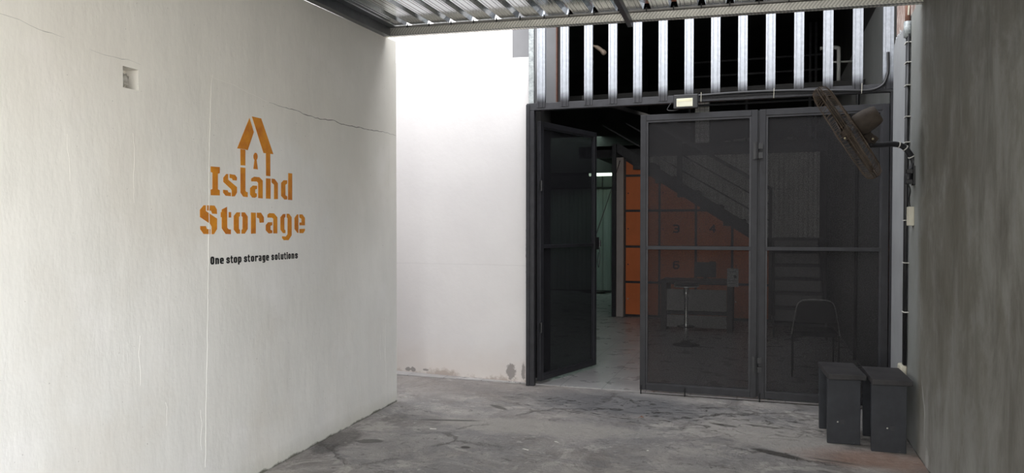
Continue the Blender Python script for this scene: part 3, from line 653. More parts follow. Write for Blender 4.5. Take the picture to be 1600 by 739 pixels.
bm = BM(); lathe(bm, [(0.0, 0.068), (0.066, 0.070), (0.074, 0.080), (0.077, 0.10), (0.076, 0.155), (0.068, 0.20), (0.058, 0.222), (0.052, 0.226), (0.050, 0.214), (0.0, 0.212)], Mx, 28); mt = obj('motor_housing', bm, M['fandust'], fan, smooth=True)
bm = BM(); lathe(bm, [(0.0, 0.2125), (0.048, 0.215), (0.046, 0.219), (0.0, 0.219)], Mx, 24); obj('rear_vent', bm, M['blackplastic'], mt)
def bolt_at(p, r=0.008):
    bm = BM(); bmesh.ops.create_uvsphere(bm, u_segments=12, v_segments=8, radius=r, matrix=Matrix.Translation(p)); return bm
P = lambda px, py, f: None
neck0 = fc+ax*0.12-ax.cross(FW).normalized()*0.0
def camp(u, v, f):      # metres right / up from the camera at depth f, measured off the wall
    return RT*((u-800)/F*f)+FW*f+UP*(CAM_H+(HZ-v)/F*f)
pv = camp(1362, 218, 5.12)
bm = BM(); beam(bm, camp(1346, 206, 5.12), camp(1366, 222, 5.12), 0.035, 0.05); tube(bm, [pv-FW*0.03, pv+FW*0.03], 0.022, 16); beam(bm, camp(1352, 196, 5.12), camp(1358, 224, 5.12), 0.03, 0.03); obj('tilt_bracket', bm, M['fandust'], fan, smooth=False)
brass = simple('pale_brass_screw', (0.62, 0.55, 0.36), 0.35, 0.6)
obj('bracket_screw', bolt_at(camp(1362.5, 217.5, 5.085)), brass, fan, smooth=True)
obj('bracket_screw', bolt_at(camp(1319, 216.5, 5.055)), brass, fan, smooth=True)
path = curve([camp(1357, 227, 5.12), camp(1375, 226.5, 5.12), camp(1395, 225.5, 5.12), camp(1409, 229, 5.12), camp(1420, 240, 5.12), camp(1426.5, 256, 5.12), Vector((XR-0.035, 5.70, 1.86)), Vector((XR-0.035, 5.70, 1.80))], 6)
bm = BM(); tube(bm, path, [0.019]*(len(path)-10)+[0.021]*10, 12); arm = obj('arm', bm, M['black'], fan, smooth=True)
bm = BM()
for (u, v) in ((1403, 227), (1412.5, 231.5), (1422, 244)):
    i = min(range(len(path)), key=lambda j: (path[j]-camp(u, v, 5.12)).length); d_ = (path[min(i+1, len(path)-1)]-path[i-1]).normalized()
    tube(bm, [path[i]-d_*0.003, path[i]+d_*0.003], 0.0235, 12)
obj('cable_tie', bm, M['chip'], arm)
bm = BM(); box(bm, XR-0.012, XR, 5.66, 5.74, 1.79, 1.92); box(bm, XR-0.05, XR-0.012, 5.672, 5.728, 1.80, 1.83); box(bm, XR-0.05, XR-0.012, 5.672, 5.728, 1.87, 1.90); obj('wall_plate', bm, M['blackplastic'], fan, bevel=0.003)
bm = BM(); tube(bm, curve([(XR-0.05, 5.69, 1.82), (XR-0.03, 5.67, 1.76), (XR-0.03, 5.70, 1.71), (XR-0.025, 5.725, 1.67), (XR-0.02, 5.725, 1.64)]), 0.005, 8); obj('power_lead', bm, M['blackplastic'], fan, smooth=True)

# ------------------------------------------------------------------ stools
def stool(label, ox, oy, rot, L, hz, mark):
    t = bpy.data.objects.new('stool', None); C.objects.link(t)
    tag(t, label, 'stool', 'black stools beside the gate')
    wt_, wb_ = 0.245, 0.212; xo = 0.014
    bm = BM(); hexa(bm, [(-wt_/2+xo, -0.035, hz-0.038), (wt_/2+xo, -0.035, hz-0.034), (wt_/2+xo, L, hz-0.034), (-wt_/2+xo, L, hz-0.038), (-wt_/2+xo, -0.035, hz), (wt_/2+xo, -0.035, hz), (wt_/2+xo, L, hz), (-wt_/2+xo, L, hz)])
    obj('seat_board', bm, M['stooltop'], t, bevel=0.004)
    for (y0, y1, nm) in ((0.0, 0.032, 'a'), (L-0.075, L-0.043, 'b')):
        bm = BM(); hexa(bm, [(-wb_/2, y0, 0), (wb_/2, y0, 0), (wb_/2, y1, 0), (-wb_/2, y1, 0), (-wb_/2-0.004, y0, hz-0.040), (wb_/2, y0, hz-0.040), (wb_/2, y1, hz-0.040), (-wb_/2-0.004, y1, hz-0.040)])
        lg = obj('leg', bm, M['stool'], t, bevel=0.003)
        if nm == 'a':
            bm = BM(); box(bm, mark[0]-0.014, mark[0]+0.014, -0.003, 0.001, mark[1]-0.016, mark[1]+0.016); obj('patch', bm, M['charcoal'], lg, bevel=0.002)
            bm = BM(); bmesh.ops.create_icosphere(bm, subdivisions=1, radius=0.006, matrix=Matrix.Translation((mark[0]-0.03, -0.001, mark[1]-0.002))); obj('paint_fleck', bm, M['chip'], lg)
    bm = BM(); box(bm, -0.012, 0.012, 0.033, L-0.076, 0.26, 0.30); obj('stretcher', bm, M['stool'], t)
    t.location = (ox, oy, 0); t.rotation_euler.z = rot
    return t
stool('left of the two black wooden board stools standing before the mesh gate', 0.530, 5.612, R(4), 0.46, 0.490, (-0.01, 0.155))
stool('right of the two black board stools, against the grey wall', 0.795, 5.496, R(1), 0.46, 0.492, (0.02, 0.165))

# ------------------------------------------------------------------ painted sign
GLYPHS = {'letter_I': [[(-2.4243, 1.8368),(-2.3474, 1.8386),(-2.3478, 1.8053),(-2.3646, 1.7998),(-2.3655, 1.7139),(-2.3489, 1.7097),(-2.3492, 1.6807),(-2.4261, 1.6789),(-2.4258, 1.7088),(-2.4106, 1.7139),(-2.4096, 1.8024),(-2.4247, 1.807)]], 'letter_s': [[(-2.3176, 1.7819),(-2.2923, 1.8041),(-2.275, 1.8053),(-2.2754, 1.7736),(-2.1957, 1.7351),(-2.1961, 1.7036),(-2.2166, 1.6811),(-2.2438, 1.6799),(-2.2434, 1.7126),(-2.2515, 1.7218),(-2.3179, 1.7579)], [(-2.2622, 1.8062),(-2.2129, 1.8044),(-2.1951, 1.7899),(-2.1977, 1.7732),(-2.2345, 1.7725),(-2.2415, 1.7824),(-2.2625, 1.784)], [(-2.3207, 1.714),(-2.2807, 1.713),(-2.275, 1.7022),(-2.2518, 1.7011),(-2.252, 1.6804),(-2.2983, 1.6814),(-2.3209, 1.6979)]], 'letter_l': [[(-2.1618, 1.8524),(-2.1151, 1.8522),(-2.1166, 1.7187),(-2.1092, 1.7114),(-2.0942, 1.7106),(-2.0945, 1.6814),(-2.138, 1.6827),(-2.1634, 1.7051)]], 'letter_a': [[(-2.0592, 1.7932),(-2.0296, 1.806),(-1.9774, 1.8063),(-1.9444, 1.7879),(-1.9456, 1.6794),(-1.9919, 1.68),(-1.991, 1.7717),(-2.004, 1.7788),(-2.0594, 1.7763)], [(-2.0712, 1.7363),(-2.043, 1.7524),(-2.0016, 1.7531),(-2.0018, 1.7344),(-2.0201, 1.7311),(-2.0229, 1.7099),(-2.0047, 1.7061),(-2.0049, 1.6889),(-2.0232, 1.6803),(-2.0515, 1.6808),(-2.0716, 1.6977)]], 'letter_n': [[(-1.9106, 1.8043),(-1.8613, 1.805),(-1.8626, 1.6801),(-1.9119, 1.6799)], [(-1.8502, 1.8057),(-1.818, 1.8061),(-1.7827, 1.7814),(-1.7837, 1.6814),(-1.8249, 1.6799),(-1.824, 1.7692),(-1.8504, 1.7823)]], 'letter_d': [[(-1.7466, 1.7859),(-1.7173, 1.8042),(-1.6773, 1.8067),(-1.6775, 1.7857),(-1.6984, 1.7762),(-1.6991, 1.7096),(-1.6783, 1.7021),(-1.6785, 1.6837),(-1.7082, 1.6809),(-1.7475, 1.7034)], [(-1.6648, 1.8535),(-1.6194, 1.8542),(-1.6212, 1.6807),(-1.6695, 1.6815)]], 'letter_S': [[(-2.5148, 1.5972),(-2.4853, 1.6217),(-2.4674, 1.6223),(-2.4678, 1.5912),(-2.374, 1.5515),(-2.3747, 1.4938),(-2.4014, 1.4652),(-2.421, 1.4653),(-2.4205, 1.5067),(-2.4333, 1.5223),(-2.5153, 1.5582)], [(-2.4568, 1.6226),(-2.3952, 1.6229),(-2.3757, 1.6019),(-2.3737, 1.5767),(-2.4143, 1.5781),(-2.4239, 1.5936),(-2.4571, 1.5943)], [(-2.5137, 1.5094),(-2.4687, 1.5095),(-2.4604, 1.4939),(-2.4315, 1.4925),(-2.4318, 1.4654),(-2.4871, 1.4673),(-2.5139, 1.4926)]], 'letter_t': [[(-2.3424, 1.5882),(-2.3334, 1.5883),(-2.3332, 1.6029),(-2.2875, 1.6187),(-2.2865, 1.501),(-2.275, 1.4922),(-2.2541, 1.4899),(-2.2544, 1.464),(-2.3007, 1.4658),(-2.3344, 1.4974),(-2.3337, 1.5592),(-2.3427, 1.5591)], [(-2.2716, 1.5896),(-2.2506, 1.59),(-2.251, 1.5589),(-2.272, 1.5586)]], 'letter_o': [[(-2.2273, 1.5681),(-2.2009, 1.5895),(-2.1696, 1.5902),(-2.1698, 1.569),(-2.1796, 1.5629),(-2.1803, 1.4935),(-2.1707, 1.4875),(-2.1709, 1.4663),(-2.1987, 1.4665),(-2.2282, 1.4899)], [(-2.1549, 1.5905),(-2.1242, 1.5911),(-2.0958, 1.5663),(-2.0966, 1.4934),(-2.1255, 1.466),(-2.1563, 1.4662),(-2.1561, 1.4874),(-2.1462, 1.4935),(-2.1454, 1.5633),(-2.1552, 1.5692)]], 'letter_r': [[(-2.0639, 1.5915),(-2.0164, 1.5909),(-2.0177, 1.466),(-2.0653, 1.4648)], [(-2.006, 1.5911),(-1.9638, 1.5919),(-1.9347, 1.5647),(-1.9351, 1.5329),(-1.9777, 1.531),(-1.9827, 1.5562),(-2.0063, 1.5621)]], 'letter_a2': [[(-1.8966, 1.5812),(-1.8759, 1.5912),(-1.8272, 1.5905),(-1.7906, 1.5667),(-1.7917, 1.4651),(-1.8355, 1.4654),(-1.8346, 1.5563),(-1.8485, 1.5634),(-1.8968, 1.5636)], [(-1.915, 1.5171),(-1.8903, 1.5348),(-1.846, 1.5351),(-1.8462, 1.5173),(-1.8657, 1.5124),(-1.866, 1.4882),(-1.8465, 1.4833),(-1.8467, 1.4671),(-1.8841, 1.465),(-1.9153, 1.4852)]], 'letter_g': [[(-1.7561, 1.5671),(-1.7268, 1.5883),(-1.7003, 1.5887),(-1.7005, 1.5696),(-1.7123, 1.5636),(-1.7131, 1.4904),(-1.7013, 1.4845),(-1.7015, 1.4662),(-1.728, 1.4663),(-1.7569, 1.4888)], [(-1.6854, 1.5907),(-1.6584, 1.5912),(-1.6284, 1.5689),(-1.6295, 1.4521),(-1.6662, 1.4205),(-1.7197, 1.4214),(-1.7386, 1.4349),(-1.7385, 1.4465),(-1.6958, 1.4444),(-1.6763, 1.4593),(-1.6752, 1.5615),(-1.6856, 1.5681)]], 'letter_e': [[(-1.5947, 1.5651),(-1.5633, 1.5886),(-1.5477, 1.5889),(-1.5489, 1.4668),(-1.5614, 1.4669),(-1.5954, 1.4927)], [(-1.535, 1.5891),(-1.5, 1.5897),(-1.468, 1.5667),(-1.4685, 1.5169),(-1.5358, 1.5167),(-1.5356, 1.5357),(-1.5101, 1.5359),(-1.5099, 1.5601),(-1.5352, 1.5684)], [(-1.536, 1.4926),(-1.4687, 1.4943),(-1.4688, 1.482),(-1.49, 1.4647),(-1.5363, 1.465)]], 'roof_left': [[(-2.0723, 2.1512),(-2.0306, 2.0729),(-2.092, 1.9582),(-2.116, 1.9609),(-2.1917, 1.9588)]], 'roof_right': [[(-2.0493, 2.1632),(-1.9556, 2.164),(-1.8305, 1.9596),(-1.9338, 1.9572)]], 'house_post_a': [[(-2.1611, 1.9579),(-2.1144, 1.9591),(-2.1154, 1.866),(-2.1605, 1.8639)]], 'house_post_b': [[(-1.9086, 1.958),(-1.8639, 1.9591),(-1.8639, 1.8201),(-1.9091, 1.8195)]], 'keyhole': [[(-2.0255, 1.9064),(-2.0321, 1.9126),(-2.0354, 1.9216),(-2.0349, 1.9317),(-2.0307, 1.9411),(-2.0235, 1.9479),(-2.0147, 1.9509),(-2.006, 1.9496),(-1.9989, 1.9441),(-1.9948, 1.9355),(-1.9945, 1.9254),(-1.998, 1.9157),(-2.0048, 1.9082),(-1.9923, 1.8524),(-2.0373, 1.8527)]]}
SLOGAN = [('O', -2.4328, -2.3996), ('n', -2.3923, -2.3598), ('e', -2.3524, -2.318), ('s', -2.2971, -2.2651), ('t', -2.2599, -2.2358), ('o', -2.2312, -2.1962), ('p', -2.1909, -2.1579), ('s', -2.1355, -2.1031), ('t', -2.1003, -2.0745), ('o', -2.0681, -2.0341), ('r', -2.0269, -1.9958), ('a', -1.9908, -1.9614), ('g', -1.9526, -1.922), ('e', -1.9152, -1.8827), ('s', -1.8582, -1.8287), ('o', -1.8209, -1.7894), ('l', -1.7815, -1.7623), ('u', -1.7559, -1.7252), ('t', -1.7195, -1.6949), ('i', -1.6891, -1.6759), ('o', -1.6709, -1.6408), ('n', -1.6332, -1.6001), ('s', -1.5915, -1.557)]

def flat(name, polys, m_, parent, o=0.0012):
    bm = BM()
    for poly in polys: prism(bm, [WL(s, z, 0.0002) for s, z in poly], LN*o)
    return obj(name, bm, m_, parent)
sg = thing('painted_logo', WL(-2.0, 1.45, 0), 'orange stencilled Island Storage lettering with a house and keyhole on the white wall', 'sign')
names = {'letter_a2': 'letter_a', 'roof_left': 'house_roof_piece', 'roof_right': 'house_roof_piece', 'house_post_a': 'house_post', 'house_post_b': 'house_post', 'letter_S': 'letter_capital_s', 'letter_I': 'letter_capital_i'}
for k_, v_ in GLYPHS.items(): flat(names.get(k_, k_), v_, M['orange_paint'], sg)
sl = thing('painted_slogan', WL(-2.0, 1.30, 0), 'black lettering One stop storage solutions painted below the orange sign', 'sign')
OV = [(.25, 0), (.75, 0), (1, .16), (1, .84), (.75, 1), (.25, 1), (0, .84), (0, .16), (.25, 0)]
FONT = {'o': [OV], 'n': [[(0, 0), (0, 1)], [(0, 1), (.72, 1), (1, .84), (1, 0)]],
 'e': [[(0, .48), (1, .48), (1, .84), (.75, 1), (.25, 1), (0, .84), (0, .16), (.25, 0), (.9, 0)]],
 's': [[(1, .80), (.75, 1), (.25, 1), (0, .84), (0, .66), (1, .36), (1, .16), (.75, 0), (.25, 0), (0, .20)]],
 't': [[(.35, 1.32), (.35, .16), (.6, 0), (1, 0)], [(0, 1), (.9, 1)]],
 'p': [[(0, 1), (0, -.42)], [(0, 1), (.75, 1), (1, .84), (1, .16), (.75, 0), (0, 0)]],
 'r': [[(0, 0), (0, 1)], [(0, .85), (.5, 1), (1, 1), (1, .86)]],
 'a': [[(.1, 1), (.75, 1), (1, .84), (1, 0)], [(1, 0), (.25, 0), (0, .14), (0, .38), (.25, .54), (1, .54)]],
 'g': [[(1, 1), (.25, 1), (0, .84), (0, .16), (.25, 0), (1, 0)], [(1, 1), (1, -.26), (.75, -.42), (.1, -.42)]],
 'l': [[(0, 1.36), (0, .16), (.5, 0), (1, 0)]], 'u': [[(0, 1), (0, .16), (.25, 0), (1, 0)], [(1, 1), (1, 0)]],
 'i': [[(.5, 0), (.5, 1)], [(.5, 1.34), (.5, 1.40)]]}
def ribbon(bm, pts, w, kx, x0, o=0.0012):
    P = [Vector(((p[0]-x0)/kx, p[1])) for p in pts]; closed = (P[0]-P[-1]).length < 1e-6
    if closed: P = P[:-1]
    n_ = len(P); L, Q = [], []
    for i in range(n_):
        a = P[i]-P[i-1] if (i or closed) else P[1]-P[0]; b = (P[(i+1) % n_]-P[i]) if (i < n_-1 or closed) else a
        a.normalize(); b.normalize(); na = Vector((-a.y, a.x)); nb = Vector((-b.y, b.x)); m_ = (na+nb).normalized(); k_ = (w/2)/max(0.5, m_.dot(na))
        p = P[i].copy()
        if not closed and i == 0: p -= a*w/2
        if not closed and i == n_-1: p += a*w/2
        L.append(p+m_*k_); Q.append(p-m_*k_)
    for i in range(n_ if closed else n_-1):
        j = (i+1) % n_
        prism(bm, [WL(v.x*kx+x0, v.y, 0.0002) for v in (L[i], L[j], Q[j], Q[i])], LN*o)
XH, BASE, CAP = 0.0345, 1.2983, 0.0435
for ch, s0, s1 in SLOGAN:
    w = min(0.0150, (s1-s0)*0.44) if ch not in 'il' else 0.0125
    hh = CAP if ch == 'O' else XH; key = ch.lower(); wh = 0.0078; hw = wh/2
    bm = BM()
    for st_ in FONT[key]:
        ribbon(bm, [(s0+w/2+x*(s1-s0-w), BASE+hw+y*(hh-2*hw)) for x, y in st_], wh, w*0.9/wh, s0)
    obj('letter_'+ch.lower(), bm, M['ink'], sl)

# crumpled filling in the wall hole
bm = BM(); bmesh.ops.create_icosphere(bm, subdivisions=4, radius=1.0)
for v in bm.verts:
    p = v.co.copy(); d_ = 1+0.55*mnoise.noise(p*1.7)+0.3*abs(mnoise.noise(p*4.3+Vector((3, 1, 7))))
    q = p*d_; v.co = WL(-2.998+q.x*0.020, 2.203+q.z*0.027, -0.036+q.y*0.018)
o = obj('crumpled_plastic', bm, M['crumple'], None, smooth=True); tag(o, 'crumpled grey plastic stuffed in the square hole of the left wall', 'crumpled plastic')

bm = BM(); hexa(bm, [WL(H0+0.0005, HZ0+0.001, -0.077), WL(H1-0.012, HZ0+0.001, -0.077), WL(H1-0.018, HZ0+0.001, -0.072), WL(H0+0.0005, HZ0+0.001, -0.035),
    WL(H0+0.0005, HZ1-0.004, -0.077), WL(H1-0.02, HZ1-0.014, -0.077), WL(H1-0.028, HZ1-0.014, -0.072), WL(H0+0.0005, HZ1-0.02, -0.045)])
obj('cavity_shade', bm, M['void'], wall_left)  # dark wedge painting the shade in the hole behind the crumpled plastic

# debris on the floor
bm = BM(); pts = [(0, 0), (0.028, 0.012), (0.05, 0.006), (0.045, -0.012), (0.015, -0.016)]
lf = [bm.verts.new((x, y, 0.002+0.012*math.sin(x*60)+0.25*abs(y))) for x, y in pts]; cvt = bm.verts.new((0.024, -0.002, 0.016))
for i in range(5): bm.faces.new([lf[i], lf[(i+1) % 5], cvt])
o = obj('dry_leaf', bm, M['brown_leaf']); o.location = (-0.935, 5.86, 0.0); o.rotation_euler.z = 0.3
sm = o.modifiers.new('s', 'SOLIDIFY'); sm.thickness = 0.001; tag(o, 'small dry brown leaf on the concrete before the closed gate', 'leaf')
for (x_, y_, a_, l_, lb) in ((-2.33, 5.05, 0.2, 0.05, 'thin pale splinter lying on the concrete near the left wall'), (-1.37, 5.02, -0.5, 0.035, 'tiny pale chip lying in the middle of the concrete floor'), (-0.735, 5.02, 0.1, 0.014, 'tiny white crumb in the open floor in front of the closed gate leaf'), (-1.52, 4.78, -0.4, 0.05, 'thin pale splinter near the bottom of the picture, right of the drain spot')):
    bm = BM(); prism(bm, [(-l_/2, -0.004, 0.0), (l_/2*0.8, -0.003, 0.0), (l_/2, 0.002, 0.0), (-l_/3, 0.005, 0.0)], (0, 0, 0.004)); o = obj('pale_chip', bm, M['chip']); o.location = (x_, y_, 0.0005); o.rotation_euler.z = a_; tag(o, lb, 'debris')

# ------------------------------------------------------------------ behind the gate
LY = 12.5
# orange locker bank cut by the stair line
lk = thing('locker_bank', (-1.1, LY, 0.008), 'orange numbered storage lockers stepped under the staircase', 'locker')
XS = [-2.205, -1.647, -1.059, -0.489, 0.085]; ZS = [0.03, 0.591, 1.186, 1.786, 2.373, 2.96]
SL = (2.667-1.378)/(-2.202+0.215)
def zcut(x, d=0.0): return 2.667+SL*(x+2.202)-d
def clip(poly, d):
    out = []
    for i in range(len(poly)):
        a, b = poly[i], poly[(i+1) % len(poly)]; fa = zcut(a[0], d)-a[1]; fb_ = zcut(b[0], d)-b[1]
        if fa >= 0: out.append(a)
        if fa*fb_ < 0: t_ = fa/(fa-fb_); out.append((a[0]+(b[0]-a[0])*t_, a[1]+(b[1]-a[1])*t_))
    return out
bm = BM(); prism(bm, [(x, LY, z) for x, z in clip([(-2.225, 0.008), (0.11, 0.008), (0.11, 3), (-2.225, 3)], 0.0)], (0, 0.5, 0)); obj('carcass', bm, M['charcoal'], lk)
DIG = {'3': [[(0, 1), (.7, 1), (1, .85), (1, .6), (.75, .5), (.3, .5)], [(.75, .5), (1, .4), (1, .15), (.7, 0), (0, 0)]],
       '4': [[(.75, 0), (.75, 1), (0, .35), (1, .35)]],
       '6': [[(.95, 1), (.3, 1), (0, .8), (0, .15), (.25, 0), (.75, 0), (1, .15), (1, .45), (.75, .58), (0, .55)]],
       '7': [[(0, 1), (1, 1), (.35, 0)]]}
num = {(1, 2): '3', (2, 2): '4', (1, 1): '6', (2, 1): '7'}
def rib2(bm, pts, w, y):
    for a, b in zip(pts[:-1], pts[1:]):
        a, b = Vector((a[0], y, a[1])), Vector((b[0], y, b[1])); d_ = (b-a).normalized(); beam(bm, a-d_*w*0.4, b+d_*w*0.4, 0.003, w, up=d_.cross(Vector((0, 1, 0))))
for i in range(4):
    for j in range(5):
        g_ = 0.02; x0, x1, z0, z1 = XS[i]+g_, XS[i+1]-g_, ZS[j]+g_, ZS[j+1]-g_
        if i == 0: x0 = XS[0]
        poly = clip([(x0, z0), (x1, z0), (x1, z1), (x0, z1)], 0.05)
        if len(poly) < 3: continue
        bm = BM(); prism(bm, [(x, LY-0.016, z) for x, z in poly], (0, 0.015, 0)); dr = obj('door', bm, M['orange_locker'], lk)
        if (i, j) in num:
            bm = BM(); cx_, cz_ = (x0+x1)/2-0.02, (z0+z1)/2
            for s_ in DIG[num[(i, j)]]: rib2(bm, [(cx_-0.04+0.08*a, cz_-0.055+0.11*b) for a, b in s_], 0.026, LY-0.0185)
            obj('number', bm, M['numberink'], dr)
        if zcut(x0, 0.1) > (z0+z1)/2:
            bm = BM(); tube(bm, [(x0+0.04, LY-0.016, (z0+z1)/2), (x0+0.04, LY-0.035, (z0+z1)/2)], 0.010, 10); obj('knob', bm, M['chrome'] if j == 0 else M['blackplastic'], dr)
# cream column and dark strip left of the lockers
bm = BM(); box(bm, -2.352, -2.232, 12.40, 12.99, 0.008, 2.676); o = obj('column', bm, M['cream'], None, bevel=0.006); tag(o, 'pale cream upright panel at the left end of the orange lockers', 'column')
bm = BM(); box(bm, -2.425, -2.356, 12.38, 12.99, 0.008, 2.9); o = obj('dark_post', bm, M['black'], None); tag(o, 'black post between the green lit corridor and the cream column', 'post')

# staircase
sc = thing('staircase', (0.4, 12.4, 0.008), 'dark steel staircase with landing rising above the orange lockers', 'staircase')
def slz(x): return 2.667+SL*(x+2.202)
bm = BM(); x0, x1 = -0.10, -2.35
prism(bm, [(x0, 12.44, slz(x0)), (x1, 12.44, slz(x1)), (x1, 12.44, slz(x1)+0.17), (x0, 12.44, slz(x0)+0.17)], (0, 0.04, 0)); obj('stringer', bm, M['charcoal'], sc)
k = 0; xt = -0.29
while xt > -2.1:
    bm = BM(); z_ = slz(xt)+0.215
    box(bm, xt-0.34, xt+0.0, 12.41, 13.25, z_-0.045, z_); box(bm, xt-0.34, xt-0.03, 12.43, 12.47, z_-0.11, z_-0.045)
    obj('tread', bm, M['charcoal'], sc); xt -= 0.362
bm = BM(); box(bm, -0.14, XR-0.02, 12.42, 13.28, 1.28, 1.34); obj('landing', bm, M['charcoal'], sc)
def rail(x0, z0, x1, z1, w): bm = BM(); beam(bm, (x0, 12.44, z0), (x1, 12.44, z1), w, w); return bm
k1 = (2.721-2.115)/(-0.913-0.088)
obj('handrail', rail(0.09, 2.115, -1.9, 2.115+k1*(-1.99), 0.05), M['charcoal'], sc)
obj('rail', rail(0.09, 1.86, -2.2, 1.86+k1*(-2.29), 0.022), M['charcoal'], sc)
obj('rail', rail(0.09, 1.605, -2.6, 1.605+k1*(-2.69), 0.022), M['charcoal'], sc)
bm = BM(); box(bm, 0.065, 0.115, 12.415, 12.465, 1.34, 2.13); obj('newel_post', bm, M['charcoal'], sc)
bm = BM(); box(bm, -1.362, -1.277, 12.41, 12.47, slz(-1.32)+0.05, 2.90); obj('post', bm, M['charcoal'], sc)
for i in range(6):
    z_ = 1.34*(6-i)/7; y1 = 12.42-i*0.25
    bm = BM(); box(bm, 0.13, 0.80, y1-0.27, y1, z_-0.035, z_); obj('tread', bm, M['charcoal'], sc)
    bm = BM(); box(bm, 0.15, 0.78, y1-0.012, y1-0.002, z_, z_+1.34/7-0.04); obj('riser', bm, simple('grey_riser_board', (0.20, 0.195, 0.19), 0.7) if i == 0 else bpy.data.materials['grey_riser_board'], sc)
for x_ in (0.115, 0.785):
    bm = BM(); prism(bm, [(x_, 12.42, 1.34), (x_, 12.42, 1.10), (x_, 10.85, 0.008), (x_, 10.68, 0.008), (x_, 10.68, 0.10)], (0.02, 0, 0)); obj('stringer', bm, M['charcoal'], sc)

# pale corrugated panel behind the stair, beam and shelf above it
pn = thing('corrugated_panel', (-0.5, 13.3, 1.34), 'pale corrugated sheet wall behind the staircase', 'panel')
bm = BM(); N = 240; X0, X1 = -2.34, 0.86; rows = []
for i in range(N+1):
    x = X0+(X1-X0)*i/N; y = 13.32+0.010*math.sin(2*math.pi*x/0.076); rows.append((bm.verts.new((x, y, 1.33)), bm.verts.new((x, y, 2.83))))
for i in range(N): bm.faces.new([rows[i][0], rows[i+1][0], rows[i+1][1], rows[i][1]])
o = obj('sheet', bm, M['palepanel'], pn); sm = o.modifiers.new('s', 'SOLIDIFY'); sm.thickness = 0.002
bm = BM(); box(bm, X0, X1, 13.285, 13.305, 1.27, 1.33); obj('bottom_rail', bm, M['charcoal'], pn)
bm = BM(); box(bm, -3.2, XR+0.02, 13.25, 13.40, 2.76, 2.965); struct('trim_1', bm, M['charcoal'])
bm = BM(); box(bm, -2.36, XR+0.02, 13.42, 13.5, 0.0, 2.76); struct('wall_stair_back', bm, M['interior'])
bm = BM(); box(bm, -3.2, XR+0.02, 13.25, 16.8, 2.90, 2.966); struct('floor_upper', bm, M['interior'])
bm = BM(); box(bm, -1.163, -0.921, 13.44, 13.68, 2.966, 3.76); o = obj('block_pillar', bm, M['blocks'], None); tag(o, 'pale gridded block pillar on the upper floor behind the gate top', 'pillar')
for (u_, w_, h_, lb) in ((-1.36, 0.05, 0.045, 'tiny pale crumpled scrap left of the block pillar on the upper ledge'), (-0.63, 0.06, 0.05, 'small pale bundle on the upper ledge, nearest to the block pillar'), (-0.30, 0.22, 0.075, 'long pale crumpled bundle on the upper ledge right of the pillar'), (0.40, 0.09, 0.07, 'pale crumpled bag on the upper ledge behind the fan side gate leaf')):
    bm = BM(); bmesh.ops.create_icosphere(bm, subdivisions=3, radius=1.0)
    for v in bm.verts:
        p = v.co.copy(); d_ = 1+0.6*mnoise.noise(p*2.1+Vector((u_*9, 0, 0))); v.co = Vector((u_+p.x*w_*d_, 13.56+p.y*0.04*d_, 2.966+max(-1, p.z*d_)*h_*0.6+h_*0.6))
    o = obj('crumpled_bag', bm, M['paleboard'], None, smooth=False); tag(o, lb, 'bag', 'crumpled bags on the upper ledge')

# upper floor railing
rl = thing('upper_railing', (0, 13.30, 2.97), 'dark upper floor railing seen through the studs', 'railing')
for z_ in (4.36, 4.115, 3.885, 3.62):
    bm = BM(); beam(bm, (-1.25, 13.33, z_), (0.93, 13.33, z_), 0.03, 0.03); obj('rail', bm, M['charcoal'], rl)
for x_ in (-1.25, -0.3, 0.70, 0.79):
    bm = BM(); beam(bm, (x_, 13.33, 2.97), (x_, 13.33, 4.9), 0.035, 0.035); obj('post', bm, M['charcoal'], rl)
# bent white pipe behind the studs near the grey wall
bm = BM(); tube(bm, curve([(0.80, 9.4, 3.20), (0.80, 9.4, 3.52), (0.78, 9.4, 3.58), (0.60, 9.4, 3.585)], 5), 0.022, 10); tube(bm, [(0.70, 9.4, 3.42), (0.98, 9.45, 3.42)], 0.012, 8)
o = obj('bent_pipe', bm, simple('off_white_pipe', (0.40, 0.40, 0.38), 0.5), None, smooth=True); tag(o, 'bent pale pipe behind the studs close to the grey wall', 'pipe')
bm = BM(); tube(bm, curve([(-1.80, 8.0, 3.49), (-1.74, 8.0, 3.465), (-1.68, 8.0, 3.42), (-1.645, 8.0, 3.38)], 4), [0.012]*4+[0.022]*5+[0.028]*3+[0.02], 10)
o = obj('hanging_fitting', bm, simple('dull_tan_fitting', (0.40, 0.31, 0.24), 0.6), None, smooth=True); tag(o, 'small tan elongated fitting hanging in the dark behind the studs', 'fitting')
bm = BM(); tube(bm, [(-1.80, 8.0, 3.49), (-1.82, 8.0, 5.0)], 0.004, 6); obj('cord', bm, M['blackplastic'], o)

# ceiling joists above the doorway
for k_, (y_, z_) in enumerate(((8.6, 3.0), (9.9, 3.2), (11.2, 3.4))):
    bm = BM(); beam(bm, (-2.6, y_, z_), (XR+0.02, y_, z_), 0.06, 0.10)
    o = obj('ceiling_joist', bm, M['interior'], None); tag(o, 'dark joist crossing above the open doorway, %s' % ('nearest to the gate', 'middle one', 'nearest to the staircase')[k_], 'joist', 'joists above the doorway')
bm = BM(); beam(bm, (-1.72, 7.3, 2.80), (-1.10, 11.9, 3.05), 0.03, 0.04); o = obj('timber_strut', bm, M['interior']); tag(o, 'slanting dark timber above the open gate leaf', 'strut')
# drooping cable across the doorway
bm = BM(); tube(bm, curve([(-2.29, 12.385, 2.62), (-2.16, 11.2, 2.22), (-1.96, 9.6, 1.78), (-1.73, 7.86, 1.37)], 6), 0.005, 6); o = obj('hanging_cable', bm, M['blackplastic']); tag(o, 'thin black cable sloping from the cream column to the open gate leaf', 'cable')

